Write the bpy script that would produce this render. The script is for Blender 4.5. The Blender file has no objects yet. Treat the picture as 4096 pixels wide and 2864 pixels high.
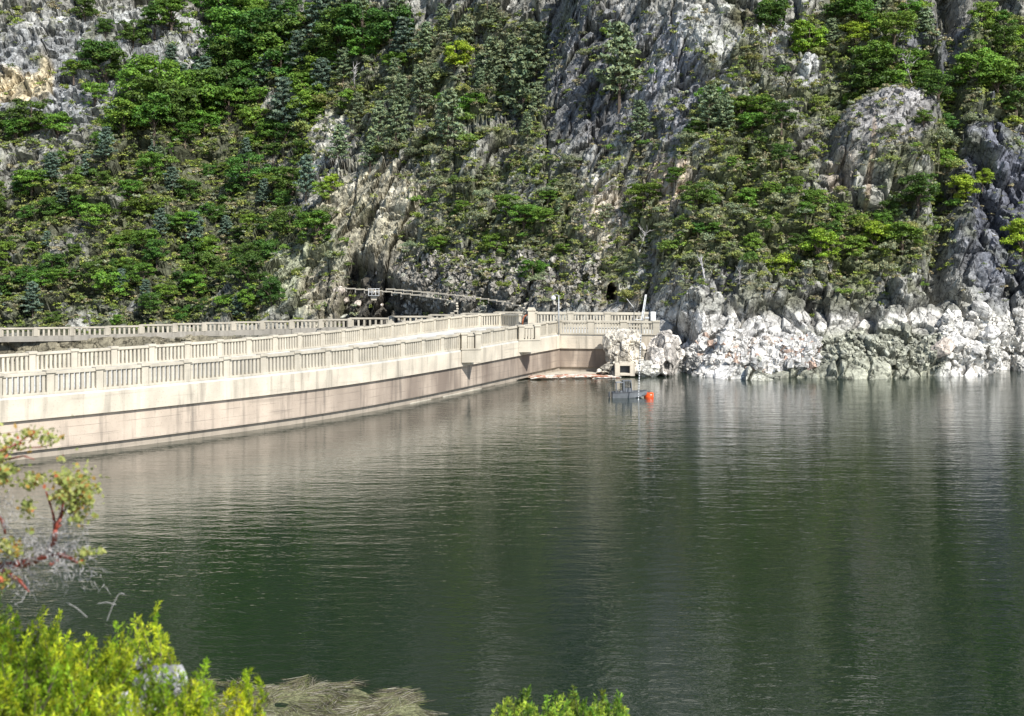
import bpy, math, random
import numpy as np
from mathutils import Vector, Matrix

random.seed(7)
RNG = np.random.default_rng(11)
S = bpy.context.scene
COL = S.collection

# ------------------------------------------------------------------ camera, sky, sun, exposure
F, CX, HY, EYE = 5689.0, 2048.0, 975.0, 16.0
cam_d = bpy.data.cameras.new("camera")
cam = bpy.data.objects.new("camera", cam_d)
COL.objects.link(cam)
S.camera = cam
cam.location = (0, 0, EYE)
cam.rotation_euler = (math.radians(90), 0, 0)
cam_d.sensor_width = 36.0
cam_d.lens = 36.0 * F / 4096.0
cam_d.shift_y = -(1432.0 - HY) / 4096.0
cam_d.clip_end = 4000
cam_d.clip_start = 0.1
cam_d.dof.use_dof = True
cam_d.dof.focus_distance = 160
cam_d.dof.aperture_fstop = 4.0

SUN = Vector((0.46, -0.70, 0.78)).normalized()
w = bpy.data.worlds.new("World")
S.world = w
w.use_nodes = True
nt = w.node_tree
sky = nt.nodes.new("ShaderNodeTexSky")
sky.sky_type = 'NISHITA'
sky.sun_disc = False
sky.sun_elevation = math.asin(SUN.z)
sky.sun_rotation = math.atan2(SUN.x, SUN.y)
sky.altitude = 1200
nt.links.new(sky.outputs[0], nt.nodes["Background"].inputs[0])
nt.nodes["Background"].inputs[1].default_value = 0.12
sd = bpy.data.lights.new("sun", 'SUN')
sd.energy = 5.0
sd.angle = math.radians(0.5)
sd.color = (1.0, 0.97, 0.92)
sun = bpy.data.objects.new("sun", sd)
COL.objects.link(sun)
sun.rotation_euler = SUN.to_track_quat('Z', 'Y').to_euler()
sun.location = (100, -50, 200)
S.view_settings.view_transform = 'Standard'
S.view_settings.look = 'None'
S.view_settings.gamma = 1
S.view_settings.exposure = 0.5

# ------------------------------------------------------------------ helpers
def at(px, py, Y):
    return Vector(((px - CX) / F * Y, Y, EYE + (HY - py) / F * Y))

def plan(px, Y):
    return ((px - CX) / F * Y, Y)

def tag(o, label=None, cat=None, group=None, kind=None):
    if label: o["label"] = label
    if cat: o["category"] = cat
    if group: o["group"] = group
    if kind: o["kind"] = kind
    return o

def empty(name, loc=(0, 0, 0), rz=0.0):
    o = bpy.data.objects.new(name, None)
    o.empty_display_size = 0.3
    o.location = loc
    o.rotation_euler = (0, 0, rz)
    COL.objects.link(o)
    return o

def link(name, me, parent=None):
    o = bpy.data.objects.new(name, me)
    COL.objects.link(o)
    if parent: o.parent = parent
    return o

def np_mesh(name, verts, faces, mat=None, color=None, smooth=False, extra=None):
    """verts (N,3); faces (M,k) numpy; color (N,3) vertex tint"""
    verts = np.asarray(verts, np.float32); faces = np.asarray(faces, np.int32)
    me = bpy.data.meshes.new(name)
    n, m, k = len(verts), len(faces), faces.shape[1]
    me.vertices.add(n); me.vertices.foreach_set("co", verts.ravel())
    me.loops.add(m * k); me.loops.foreach_set("vertex_index", faces.ravel())
    me.polygons.add(m)
    me.polygons.foreach_set("loop_start", np.arange(0, m * k, k, dtype=np.int32))
    try: me.polygons.foreach_set("loop_total", np.full(m, k, np.int32))
    except Exception: pass
    me.polygons.foreach_set("use_smooth", np.full(m, smooth, bool))
    if color is not None:
        a = me.color_attributes.new("tint", 'FLOAT_COLOR', 'POINT')
        c = np.ones((n, 4), np.float32); c[:, :3] = color
        a.data.foreach_set("color", c.ravel())
    if extra:
        for nm, arr in extra.items():
            a = me.attributes.new(nm, 'FLOAT', 'POINT')
            a.data.foreach_set("value", np.asarray(arr, np.float32).ravel())
    me.update(calc_edges=True)
    if mat: me.materials.append(mat)
    return me

class MB:
    """collects boxes, prisms and tubes into one mesh"""
    def __init__(s): s.v = []; s.f = []
    def add(s, vs, fs):
        b = len(s.v); s.v += [tuple(v) for v in vs]; s.f += [tuple(i + b for i in f) for f in fs]
        return s
    def box(s, c, d, rz=0.0, M=None, taper=1.0):
        hx, hy, hz = d[0] / 2, d[1] / 2, d[2] / 2
        vs = []
        cr, sr = math.cos(rz), math.sin(rz)
        for z in (-hz, hz):
            t = taper if z > 0 else 1.0
            for x, y in ((-hx, -hy), (hx, -hy), (hx, hy), (-hx, hy)):
                x *= t; y *= t
                p = Vector((x * cr - y * sr + c[0], x * sr + y * cr + c[1], z + c[2]))
                if M: p = M @ p
                vs.append(p)
        return s.add(vs, [(3, 2, 1, 0), (4, 5, 6, 7), (0, 1, 5, 4), (1, 2, 6, 5), (2, 3, 7, 6), (3, 0, 4, 7)])
    def tube(s, pts, rad, n=8, cap=True):
        pts = [Vector(p) for p in pts]
        if not isinstance(rad, (list, tuple)): rad = [rad] * len(pts)
        rings = []
        up = Vector((0, 0, 1))
        for i, p in enumerate(pts):
            d = (pts[min(i + 1, len(pts) - 1)] - pts[max(i - 1, 0)]).normalized()
            a = d.cross(up)
            if a.length < 0.05: a = d.cross(Vector((1, 0, 0)))
            a.normalize(); b = d.cross(a)
            rings.append([p + (a * math.cos(t) + b * math.sin(t)) * rad[i] for t in [2 * math.pi * k / n for k in range(n)]])
        vs = [q for r in rings for q in r]; fs = []
        for i in range(len(pts) - 1):
            for k in range(n):
                k2 = (k + 1) % n
                fs.append((i * n + k, i * n + k2, (i + 1) * n + k2, (i + 1) * n + k))
        if cap:
            fs.append(tuple(range(n))[::-1]); fs.append(tuple((len(pts) - 1) * n + k for k in range(n)))
        return s.add(vs, fs)
    def prism(s, poly, z0, z1):
        """poly is counter-clockwise in plan"""
        n = len(poly)
        vs = [(p[0], p[1], z0) for p in poly] + [(p[0], p[1], z1) for p in poly]
        fs = [tuple(range(n))[::-1], tuple(range(n, 2 * n))]
        for k in range(n):
            fs.append((k, (k + 1) % n, n + (k + 1) % n, n + k))
        return s.add(vs, fs)
    def build(s, name, mat, parent=None, bevel=0.0, smooth=False):
        me = bpy.data.meshes.new(name)
        me.from_pydata(s.v, [], s.f)
        me.materials.append(mat)
        if smooth:
            me.polygons.foreach_set("use_smooth", [True] * len(me.polygons))
        o = link(name, me, parent)
        if bevel:
            b = o.modifiers.new("bevel", 'BEVEL'); b.width = bevel; b.segments = 1; b.limit_method = 'ANGLE'
        return o

# ------------------------------------------------------------------ numpy noise
def _hash(ix, iy, iz, seed):
    h = (ix.astype(np.int64) * 374761393 + iy.astype(np.int64) * 668265263 + iz.astype(np.int64) * 2147483647 + seed * 1274126177) & 0xFFFFFFFF
    h = ((h ^ (h >> 13)) * 1274126177) & 0xFFFFFFFF
    h = ((h ^ (h >> 16)) * 2246822519) & 0xFFFFFFFF
    return ((h ^ (h >> 15)) & 0xFFFFFF) / float(0xFFFFFF)

def vnoise(P, scale, seed=0):
    p = P / scale; i = np.floor(p).astype(np.int64); f = p - i; f = f * f * (3 - 2 * f)
    r = 0
    for dx in (0, 1):
        for dy in (0, 1):
            for dz in (0, 1):
                wgt = (f[:, 0] if dx else 1 - f[:, 0]) * (f[:, 1] if dy else 1 - f[:, 1]) * (f[:, 2] if dz else 1 - f[:, 2])
                r = r + wgt * _hash(i[:, 0] + dx, i[:, 1] + dy, i[:, 2] + dz, seed)
    return r * 2 - 1

def fbm(P, scale, seed=0, octs=4):
    r = 0; a = 1; t = 0
    for k in range(octs):
        r = r + a * vnoise(P, scale / 2 ** k, seed + k); t += a; a *= 0.5
    return r / t

def voro(P, scale, seed=0, tilt=0.7):
    """blocky offset (-1..1-ish), crack distance, cell id"""
    p = P / scale; i = np.floor(p).astype(np.int64); n = len(p)
    f1 = np.full(n, 9.0); f2 = np.full(n, 9.0); idv = np.zeros(n); off = np.zeros(n)
    for dx in (-1, 0, 1):
        for dy in (-1, 0, 1):
            for dz in (-1, 0, 1):
                c = [i[:, 0] + dx, i[:, 1] + dy, i[:, 2] + dz]
                h = [_hash(*c, seed + s) for s in range(3)]
                d = np.stack([c[k] + h[k] for k in range(3)], 1) - p
                dist = np.sqrt((d ** 2).sum(1))
                m = dist < f1
                f2 = np.where(m, f1, np.minimum(f2, dist))
                f1 = np.where(m, dist, f1)
                hid = _hash(*c, seed + 7)
                g = [_hash(*c, seed + 20 + s) * 2 - 1 for s in range(3)]
                o = (hid * 2 - 1) + tilt * 2.2 * (d[:, 0] * g[0] + d[:, 1] * g[1] + d[:, 2] * g[2])
                idv = np.where(m, hid, idv); off = np.where(m, o, off)
    return off, f2 - f1, idv

def sstep(a, b, x):
    t = np.clip((x - a) / (b - a), 0, 1); return t * t * (3 - 2 * t)

# ------------------------------------------------------------------ materials
def mat(name):
    m = bpy.data.materials.new(name); m.use_nodes = True
    n = m.node_tree.nodes; return m, n, m.node_tree.links, n["Principled BSDF"]

def N(n, t, **k):
    x = n.new(t)
    for a, b in k.items(): setattr(x, a, b)
    return x

def simple(name, col, rough=0.6, metal=0.0, var=0.25, scale=3.0, bump=0.02, stretch=(1, 1, 1)):
    m, n, l, p = mat(name)
    tc = N(n, "ShaderNodeTexCoord"); mp = N(n, "ShaderNodeMapping"); mp.inputs["Scale"].default_value = stretch
    l.new(tc.outputs["Object"], mp.inputs[0])
    t = N(n, "ShaderNodeTexNoise"); t.inputs["Scale"].default_value = scale; t.inputs["Detail"].default_value = 6
    l.new(mp.outputs[0], t.inputs[0])
    r = N(n, "ShaderNodeValToRGB")
    r.color_ramp.elements[0].position = .3; r.color_ramp.elements[1].position = .7
    r.color_ramp.elements[0].color = tuple(c * (1 - var) for c in col) + (1,)
    r.color_ramp.elements[1].color = tuple(min(1, c * (1 + var)) for c in col) + (1,)
    l.new(t.outputs[0], r.inputs[0]); l.new(r.outputs[0], p.inputs["Base Color"])
    p.inputs["Roughness"].default_value = rough; p.inputs["Metallic"].default_value = metal
    if bump:
        b = N(n, "ShaderNodeBump"); b.inputs["Distance"].default_value = bump; b.inputs["Strength"].default_value = .6
        l.new(t.outputs[0], b.inputs["Height"]); l.new(b.outputs[0], p.inputs["Normal"])
    return m

def concrete(name, col, streak=0.5, dirt=(0.10, 0.09, 0.075), lifts=False):
    """weathered concrete with vertical water streaks, lift lines and blotches"""
    m, n, l, p = mat(name)
    g = N(n, "ShaderNodeNewGeometry")
    def noise(scale3, sc, det=5):
        mp = N(n, "ShaderNodeMapping"); mp.inputs["Scale"].default_value = scale3
        l.new(g.outputs["Position"], mp.inputs[0])
        t = N(n, "ShaderNodeTexNoise"); t.inputs["Scale"].default_value = sc; t.inputs["Detail"].default_value = det
        l.new(mp.outputs[0], t.inputs[0]); return t.outputs[0]
    def ramp(src, a, b, c0=(0, 0, 0), c1=(1, 1, 1)):
        r = N(n, "ShaderNodeValToRGB"); e = r.color_ramp.elements
        e[0].position = a; e[1].position = b; e[0].color = c0 + (1,); e[1].color = c1 + (1,)
        l.new(src, r.inputs[0]); return r.outputs[0]
    base = ramp(noise((1, 1, 1), .5), .3, .7, tuple(c * .82 for c in col), tuple(min(1, c * 1.15) for c in col))
    def mix(a, fac, b, mul=1.0):
        x = N(n, "ShaderNodeMix", data_type='RGBA')
        mm = N(n, "ShaderNodeMath", operation='MULTIPLY'); mm.inputs[1].default_value = mul
        l.new(fac, mm.inputs[0]); l.new(mm.outputs[0], x.inputs[0]); l.new(a, x.inputs[6])
        if isinstance(b, tuple): x.inputs[7].default_value = b + (1,)
        else: l.new(b, x.inputs[7])
        return x.outputs[2]
    c = mix(base, ramp(noise((1, 1, .10), 1.6), .52, .72), dirt, streak)
    c = mix(c, ramp(noise((1, 1, .05), .45), .55, .75), tuple(min(1, k * 1.35) for k in col), .6)
    c = mix(c, ramp(noise((.35, .35, 6), .5, 3), .60, .72), dirt, streak * .45)
    fine = noise((1, 1, 1), 9, 8)
    c = mix(c, ramp(fine, .60, .75), dirt, .45)
    if lifts:
        sx = N(n, "ShaderNodeSeparateXYZ"); l.new(g.outputs["Position"], sx.inputs[0])
        br = noise((.5, .5, 1.5), .8, 4)
        z = N(n, "ShaderNodeMath", operation='MULTIPLY_ADD'); z.inputs[1].default_value = .06; l.new(br, z.inputs[0]); l.new(sx.outputs[2], z.inputs[2])
        md = N(n, "ShaderNodeMath", operation='PINGPONG'); md.inputs[1].default_value = .36; l.new(z.outputs[0], md.inputs[0])
        ln = ramp(md.outputs[0], 0, .028, (1, 1, 1), (0, 0, 0))
        lm = N(n, "ShaderNodeMath", operation='MULTIPLY'); l.new(ln, lm.inputs[0]); l.new(ramp(br, .42, .55), lm.inputs[1])
        c = mix(c, lm.outputs[0], dirt, .75)
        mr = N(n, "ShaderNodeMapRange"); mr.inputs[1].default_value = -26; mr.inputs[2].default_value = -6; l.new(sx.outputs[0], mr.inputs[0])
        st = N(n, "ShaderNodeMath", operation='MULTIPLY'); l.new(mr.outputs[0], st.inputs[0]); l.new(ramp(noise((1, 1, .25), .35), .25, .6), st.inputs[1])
        c = mix(c, st.outputs[0], (.15, .115, .09), .92)  # brown stain, deepened toward the wing to paint in its shade
    l.new(c, p.inputs["Base Color"]); p.inputs["Roughness"].default_value = .9
    b = N(n, "ShaderNodeBump"); b.inputs["Distance"].default_value = .04; b.inputs["Strength"].default_value = .5
    l.new(fine, b.inputs["Height"]); l.new(b.outputs[0], p.inputs["Normal"])
    return m

def rock_mat(name, scale=1.0, fine=1.0):
    """tint attribute times procedural stains, lichen and cracks"""
    m, n, l, p = mat(name)
    g = N(n, "ShaderNodeNewGeometry"); a = N(n, "ShaderNodeAttribute", attribute_name="tint")
    def noise(s3, sc, det=6, rough=.6):
        mp = N(n, "ShaderNodeMapping"); mp.inputs["Scale"].default_value = s3; mp.inputs["Rotation"].default_value = (0, .35, 0)
        l.new(g.outputs["Position"], mp.inputs[0])
        t = N(n, "ShaderNodeTexNoise"); t.inputs["Scale"].default_value = sc; t.inputs["Detail"].default_value = det; t.inputs["Roughness"].default_value = rough
        l.new(mp.outputs[0], t.inputs[0]); return t.outputs[0]
    def mul(c, f, lo, hi, a0=.3, a1=.7):
        r = N(n, "ShaderNodeMapRange"); r.inputs[1].default_value = a0; r.inputs[2].default_value = a1
        r.inputs[3].default_value = lo; r.inputs[4].default_value = hi; l.new(f, r.inputs[0])
        x = N(n, "ShaderNodeVectorMath", operation='SCALE'); l.new(c, x.inputs[0]); l.new(r.outputs[0], x.inputs["Scale"])
        return x.outputs[0]
    f1 = noise((1, 1, 1), .9 / scale, 10, .68); f2 = noise((1, 1, .22), .5 / scale, 8, .6); f3 = noise((1, 1, 1), 5 / scale, 5, .7)
    c = mul(a.outputs["Color"], f1, .62, 1.38, .38, .62)
    c = mul(c, f2, .72, 1.22, .38, .62)
    c = mul(c, f3, .75, 1.25, .35, .65)
    v = N(n, "ShaderNodeTexVoronoi", feature='DISTANCE_TO_EDGE'); v.inputs["Scale"].default_value = .55 / scale
    wv = N(n, "ShaderNodeMix", data_type='RGBA'); wv.inputs[0].default_value = .3
    nc = N(n, "ShaderNodeTexNoise"); nc.inputs["Scale"].default_value = .8 / scale
    mp2 = N(n, "ShaderNodeMapping"); mp2.inputs["Rotation"].default_value = (.3, .5, .2); mp2.inputs["Scale"].default_value = (1, 1, .6)
    l.new(g.outputs["Position"], mp2.inputs[0]); l.new(g.outputs["Position"], nc.inputs[0])
    ad = N(n, "ShaderNodeVectorMath", operation='ADD'); l.new(mp2.outputs[0], ad.inputs[0])
    sc2 = N(n, "ShaderNodeVectorMath", operation='SCALE'); sc2.inputs["Scale"].default_value = 1.8 * scale
    l.new(nc.outputs["Color"], sc2.inputs[0]); l.new(sc2.outputs[0], ad.inputs[1]); l.new(ad.outputs[0], v.inputs["Vector"])
    c = mul(c, v.outputs["Distance"], .25, 1.0, 0, .06)
    l.new(c, p.inputs["Base Color"]); p.inputs["Roughness"].default_value = .95
    p.inputs["Specular IOR Level"].default_value = .2
    ba = N(n, "ShaderNodeMath", operation='ADD'); l.new(f1, ba.inputs[0])
    m3 = N(n, "ShaderNodeMath", operation='MULTIPLY'); m3.inputs[1].default_value = .3; l.new(f3, m3.inputs[0]); l.new(m3.outputs[0], ba.inputs[1])
    b = N(n, "ShaderNodeBump"); b.inputs["Distance"].default_value = .38 * scale * fine; b.inputs["Strength"].default_value = .8
    l.new(ba.outputs[0], b.inputs["Height"]); l.new(b.outputs[0], p.inputs["Normal"])
    return m

def leaf_mat(name, hue_var=0.02, val_var=0.5, trans=0.25, sheen=.35):
    m, n, l, p = mat(name)
    a = N(n, "ShaderNodeAttribute", attribute_name="tint"); oi = N(n, "ShaderNodeObjectInfo")
    h = N(n, "ShaderNodeHueSaturation")
    r = N(n, "ShaderNodeMapRange"); r.inputs[3].default_value = .5 - hue_var; r.inputs[4].default_value = .5 + hue_var
    l.new(oi.outputs["Random"], r.inputs[0]); l.new(r.outputs[0], h.inputs["Hue"])
    s = N(n, "ShaderNodeMath", operation='MULTIPLY'); s.inputs[1].default_value = 7.31; l.new(oi.outputs["Random"], s.inputs[0])
    fr = N(n, "ShaderNodeMath", operation='FRACT'); l.new(s.outputs[0], fr.inputs[0])
    r2 = N(n, "ShaderNodeMapRange"); r2.inputs[3].default_value = 1 - val_var / 2; r2.inputs[4].default_value = 1 + val_var / 2
    l.new(fr.outputs[0], r2.inputs[0]); l.new(r2.outputs[0], h.inputs["Value"])
    l.new(a.outputs["Color"], h.inputs["Color"])
    l.new(h.outputs[0], p.inputs["Base Color"]); p.inputs["Roughness"].default_value = sheen + .2
    p.inputs["Specular IOR Level"].default_value = .3
    t = N(n, "ShaderNodeBsdfTranslucent"); l.new(h.outputs[0], t.inputs[0])
    mx = N(n, "ShaderNodeMixShader"); mx.inputs[0].default_value = trans
    l.new(p.outputs[0], mx.inputs[1]); l.new(t.outputs[0], mx.inputs[2])
    l.new(mx.outputs[0], n["Material Output"].inputs[0])
    return m

def water_mat():
    m, n, l, p = mat("lake_water")
    g = N(n, "ShaderNodeNewGeometry")
    def noise(s3, sc, det, rot=0.0):
        mp = N(n, "ShaderNodeMapping"); mp.inputs["Scale"].default_value = s3; mp.inputs["Rotation"].default_value = (0, 0, rot)
        l.new(g.outputs["Position"], mp.inputs[0])
        t = N(n, "ShaderNodeTexNoise"); t.inputs["Scale"].default_value = sc; t.inputs["Detail"].default_value = det
        t.inputs["Roughness"].default_value = .5
        l.new(mp.outputs[0], t.inputs[0]); return t.outputs[0]
    a = noise((.42, 1.0, 1), 1.25, 3, .12); b = noise((.35, .9, 1), .35, 2, -.1); c = noise((.6, 1, 1), 4.0, 2, .25)
    def scl(x, k):
        q = N(n, "ShaderNodeMath", operation='MULTIPLY'); q.inputs[1].default_value = k; l.new(x, q.inputs[0]); return q.outputs[0]
    def add(x, y):
        q = N(n, "ShaderNodeMath", operation='ADD'); l.new(x, q.inputs[0]); l.new(y, q.inputs[1]); return q.outputs[0]
    h = add(add(scl(a, .036), scl(b, .05)), scl(c, .013))
    bp = N(n, "ShaderNodeBump"); bp.inputs["Distance"].default_value = 1.0; bp.inputs["Strength"].default_value = 1.0
    l.new(h, bp.inputs["Height"]); l.new(bp.outputs[0], p.inputs["Normal"])
    p.inputs["Base Color"].default_value = (.010, .021, .012, 1)
    p.inputs["Roughness"].default_value = .03; p.inputs["IOR"].default_value = 2.0
    p.inputs["Specular IOR Level"].default_value = .55
    return m

M = dict(
    conc=concrete("pale_concrete", (.54, .475, .375)),
    conc_rail=concrete("weathered_rail_concrete", (.46, .415, .33), .35, (.16, .14, .11)),
    conc_grey=concrete("grey_concrete", (.31, .285, .24), .5),
    wet=concrete("wet_concrete", (.33, .28, .22), .5),
    conc_low=concrete("stained_shaded_concrete", (.48, .395, .31), .65, lifts=True),
    deck=concrete("road_concrete", (.56, .55, .50), .3, (.25, .24, .22)),
    rock=rock_mat("granite_slope"),
    boulder=rock_mat("granite_boulder", .55, .8),
    near_rock=rock_mat("near_granite", .12, .3),
    leaf=leaf_mat("tree_leaves"), needles=leaf_mat("pine_needles", .015, .35, .15),
    shrub=leaf_mat("shrub_leaves", .03, .5, .2), near_leaf=leaf_mat("near_leaves", .0, .0, .45),
    bark=simple("grey_brown_bark", (.10, .075, .055), .9, var=.5, scale=8),
    dead=simple("bleached_wood", (.42, .40, .39), .9, var=.2, scale=8),
    red_bark=simple("red_smooth_bark", (.22, .045, .025), .45, var=.4, scale=14),
    alum=simple("dull_aluminium", (.17, .18, .19), .5, .3, .2, 2),
    alum_dark=simple("dark_boat_trim", (.05, .055, .06), .6, .0, .2, 2),
    glass=simple("cabin_glass", (.10, .13, .14), .1, 0, .1, 1, 0),
    orange=simple("orange_buoy_paint", (.85, .10, .015), .45, 0, .12, 2, .01),
    white=simple("white_paint", (.72, .72, .70), .5, 0, .1, 3, .01),
    steel=simple("galvanised_steel", (.42, .43, .43), .5, .5, .2, 6, .0),
    black=simple("black_paint", (.03, .03, .03), .6, 0, .2, 4, 0),
    rust=simple("rusty_pipe", (.33, .10, .04), .8, 0, .3, 8, .01),
    drift=simple("driftwood_mixed", (.42, .30, .22), .9, 0, .5, 1.5, .02),
    straw=leaf_mat("dry_reeds", .0, .0, .2),
    water=water_mat(),
)

# ------------------------------------------------------------------ far hillside: the gorge wall as one displaced terrain
U = np.arange(-900, 5000.1, 5.0)
Vr = np.concatenate([np.arange(1625, -40, -5.0), np.geomspace(45, 2400, 90) * -1.0])
UU, VV = np.meshgrid(U, Vr)
uu, vv = UU.ravel(), VV.ravel()

def interp(x, xs, ys): return np.interp(x, xs, ys)
d0 = interp(uu, [-900, 0, 700, 1300, 1900, 2250, 2500, 2640, 2800, 3050, 3700, 4096, 5000],
                [262, 262, 258, 236, 206, 197, 188, 181, 175, 171.5, 173, 178, 195])
# left edge of the near ridge: the wooded slope lies behind it
ridge = interp(vv, [-2400, 60, 450, 520, 650, 800, 1050, 1250], [2900, 2230, 2080, 1650, 1330, 1170, 1020, 700])
d0 = d0 + 16 * (1 - sstep(-60, 130, uu - ridge)) * sstep(600, 900, uu)
m = interp(uu, [-900, 0, 1000, 1900, 2400, 3000, 3700, 4096, 5000], [.85, .8, .85, 1.05, 1.15, 1.05, 1.15, 1.3, 1.4])
k = (HY - vv) / F
shoreband = sstep(1250, 1330, vv) * sstep(2600, 2800, uu)
m = m * (1 - .12 * shoreband)
Y = (EYE + m * d0) / (m - np.minimum(k, .55))
bench = sstep(1298, 1338, vv) * sstep(1900, 1700, uu)
Y = Y * (1 - bench) + (204.5 - .02 * (vv - 1338)) * bench
P = np.stack([(uu - CX) / F * Y, Y, EYE + k * Y], 1)
# cave hole
P0 = P.copy()
nrm = np.stack([np.zeros_like(uu), -np.full_like(uu, .8), np.full_like(uu, .6)], 1)
big = fbm(P * [1, .6, 1], 42, 3, 3)
cliffy = np.clip(interp(uu, [-900, 700, 1300, 1900, 2600, 3200, 3750, 5000], [1.1, 1.0, .9, 1.1, 1.0, .9, 1.2, 1.2]), 0, 2)
# slanted bedding coordinates
Q = P.copy(); ang = .5
Q[:, 0], Q[:, 2] = P[:, 0] * math.cos(ang) - P[:, 2] * math.sin(ang), P[:, 0] * math.sin(ang) + P[:, 2] * math.cos(ang)
QL = P * np.where(uu[:, None] < 1500, np.array([[.8, .8, 1.25]]), np.array([[.95, .95, .75]])); wl_ = np.maximum(sstep(1000, 700, uu), sstep(2560, 2760, uu))[:, None]
QL = QL + np.stack([fbm(P, 9, 40), fbm(P, 9, 50), fbm(P, 9, 60)], 1)
Q = Q * [1.0, .8, .5] + np.stack([fbm(P, 9, 40), fbm(P, 9, 50), fbm(P, 9, 60)], 1)
wl_ = wl_[:, 0]
def blocks(q):
    a1 = voro(q, 6.5, 1); a2 = voro(q, 2.4, 5, 1.0); a3 = voro(q * [1, 1, 1.3], 0.95, 9, 1.1)
    return a1 + a2 + a3
BA, BB = blocks(Q), blocks(QL)
v1, c1, i1, v2, c2, i2, v3, c3, i3 = [x * (1 - wl_) + y * wl_ for x, y in zip(BA, BB)]
def ell(cx, cy, rx, ry, soft=.35):
    d = np.sqrt(((uu - cx) / rx) ** 2 + ((vv - cy) / ry) ** 2) + .22 * WOB
    return 1 - sstep(1 - soft, 1 + soft, d)
WOB = fbm(P, 9, 77, 4)
dome = ell(3560, 560, 230, 150) + ell(2900, 150, 170, 130) * .6 + ell(3000, 520, 90, 50)+ ell(2120,280,0.1,0.1)
dome = np.clip(dome, 0, 1)
rz2 = sstep(1240, 1280, vv) * sstep(2550, 2650, uu) * sstep(3760, 3650, uu)
disp = big * 5.0 + cliffy * (1 - .75 * dome) * (v1 * 1.45 - 1.1 * (1 - sstep(0, .09, c1))) + (1 - .85 * dome) * (v2 * .75 - .5 * (1 - sstep(0, .08, c2))) * (1 - .45 * rz2) + np.where(uu < 1100, .5, 1) * (v3 * .2 - .12 * (1 - sstep(0, .08, c3))) * (1 - .75 * sstep(1240, 1270, vv) * sstep(2550, 2650, uu)) + fbm(P, 1.2, 90, 2) * .15
disp += 5.5 * np.clip(1 - ((uu - 3570) / 250) ** 2 - ((vv - 590) / 190) ** 2, 0, 1) ** .5
disp += 3.5 * np.clip(1 - ((uu - 2880) / 190) ** 2 - ((vv - 190) / 140) ** 2, 0, 1) ** .5
disp += 2.2 * np.clip(1 - ((uu - 3520) / 330) ** 2 - ((vv - 1480) / 150) ** 2, 0, 1) ** .7
# gullies and cave
disp -= 5.0 * np.exp(-((uu - 3770 + (vv - 700) * .05) / 45) ** 2) * sstep(1250, 1150, vv)
slab = sstep(1325, 1345, uu + (vv - 1260) * .28) * sstep(-15, 15, vv - (1010 + np.abs(uu - 1420) * .60)) * sstep(1900, 1850, uu)
disp -= 3.8 * slab
disp -= 3.0 * np.exp(-((uu - (2060 + (450 - vv) * .42)) / 45) ** 2) * sstep(700, 600, vv)
cave = 1 - sstep(.75, 1.1, np.sqrt(((uu - 2452) / 21) ** 2 + ((vv - 1177) / 38) ** 2) + .35 * WOB)
disp = disp * (1 - .75 * bench)
P = P + nrm * disp[:, None]
P[:, 1] += cave * 9.0
fade = sstep(1500, 1600, vv)

# rock colour zones (stone colours: pale drawdown ring, tan stains, dark lichen cliff)
def C(*c): return np.array(c)
colr = np.tile(C(.25, .25, .23), (len(uu), 1))
def paint(mask, c, s=1.0):
    global colr
    mk = np.clip(mask * s, 0, 1)[:, None]
    colr = colr * (1 - mk) + C(*c) * mk
paint(ell(250, 330, 420, 210), (.27, .28, .29))
paint(ell(620, 190, 320, 130), (.29, .30, .30))
paint(ell(60, 370, 130, 60), (.50, .43, .30))
paint(ell(190, 330, 30, 90), (.48, .42, .30))
paint(ell(1330, 540, 110, 150), (.42, .41, .37))
paint(ell(1270, 620, 140, 90), (.40, .40, .39), .7)
paint(ell(1090, 265, 75, 35), (.36, .21, .12))
paint(ell(1300, 90, 30, 25), (.42, .19, .09))
paint(ell(560, 770, 50, 50), (.42, .30, .19), .8)
paint(ell(420, 1080, 60, 25), (.36, .27, .17), .8)
paint(ell(230, 1090, 60, 25), (.34, .27, .17), .8)
paint(ell(1480, 850, 230, 210), (.33, .31, .24))
paint(ell(1180, 1090, 200, 150), (.30, .32, .22), .8)
paint(ell(1290, 1170, 90, 110), (.38, .35, .28), .9)
paint(ell(1640, 1130, 330, 120), (.24, .22, .18), .6)
paint(slab, (.065, .058, .048), .9)  # recessed slab coloured much darker than the rock around it
paint(bench, (.19, .17, .12), .9)
colr *= C(1.02, 1.0, .95)
paint(ell(2400, 300, 260, 330), (.19, .19, .19))
paint(ell(2720, 350, 220, 250), (.30, .30, .31))
paint(ell(2400, 960, 150, 240), (.46, .41, .33))
paint(ell(2660, 730, 90, 120), (.44, .36, .27))
paint(ell(2900, 150, 170, 110), (.42, .42, .38))
paint(ell(2980, 120, 70, 60), (.15, .13, .09), .9)
paint(ell(3550, 560, 230, 130), (.25, .24, .23))
paint(ell(3350, 740, 50, 90), (.38, .31, .24), .6)
paint(ell(3460, 740, 12, 150), (.30, .20, .12), .5)
paint(ell(3240, 290, 60, 80), (.42, .42, .40))
paint(ell(3120, 140, 50, 60), (.5, .5, .5))
paint(ell(3090, 950, 50, 90), (.50, .46, .36))
paint(ell(3750, 250, 250, 200), (.17, .175, .185))
paint(ell(4000, 800, 230, 420), (.135, .14, .165))
paint(ell(2500, 1200, 120, 60), (.40, .34, .25), .8)
paint(ell(2200, 1120, 120, 60), (.34, .28, .22), .7)
paint(ell(2900, 1130, 400, 90), (.27, .26, .25), .7)
# variation between blocks
colr *= (1 + .5 * (i1 - .5) + .35 * (i2 - .5))[:, None]
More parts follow.
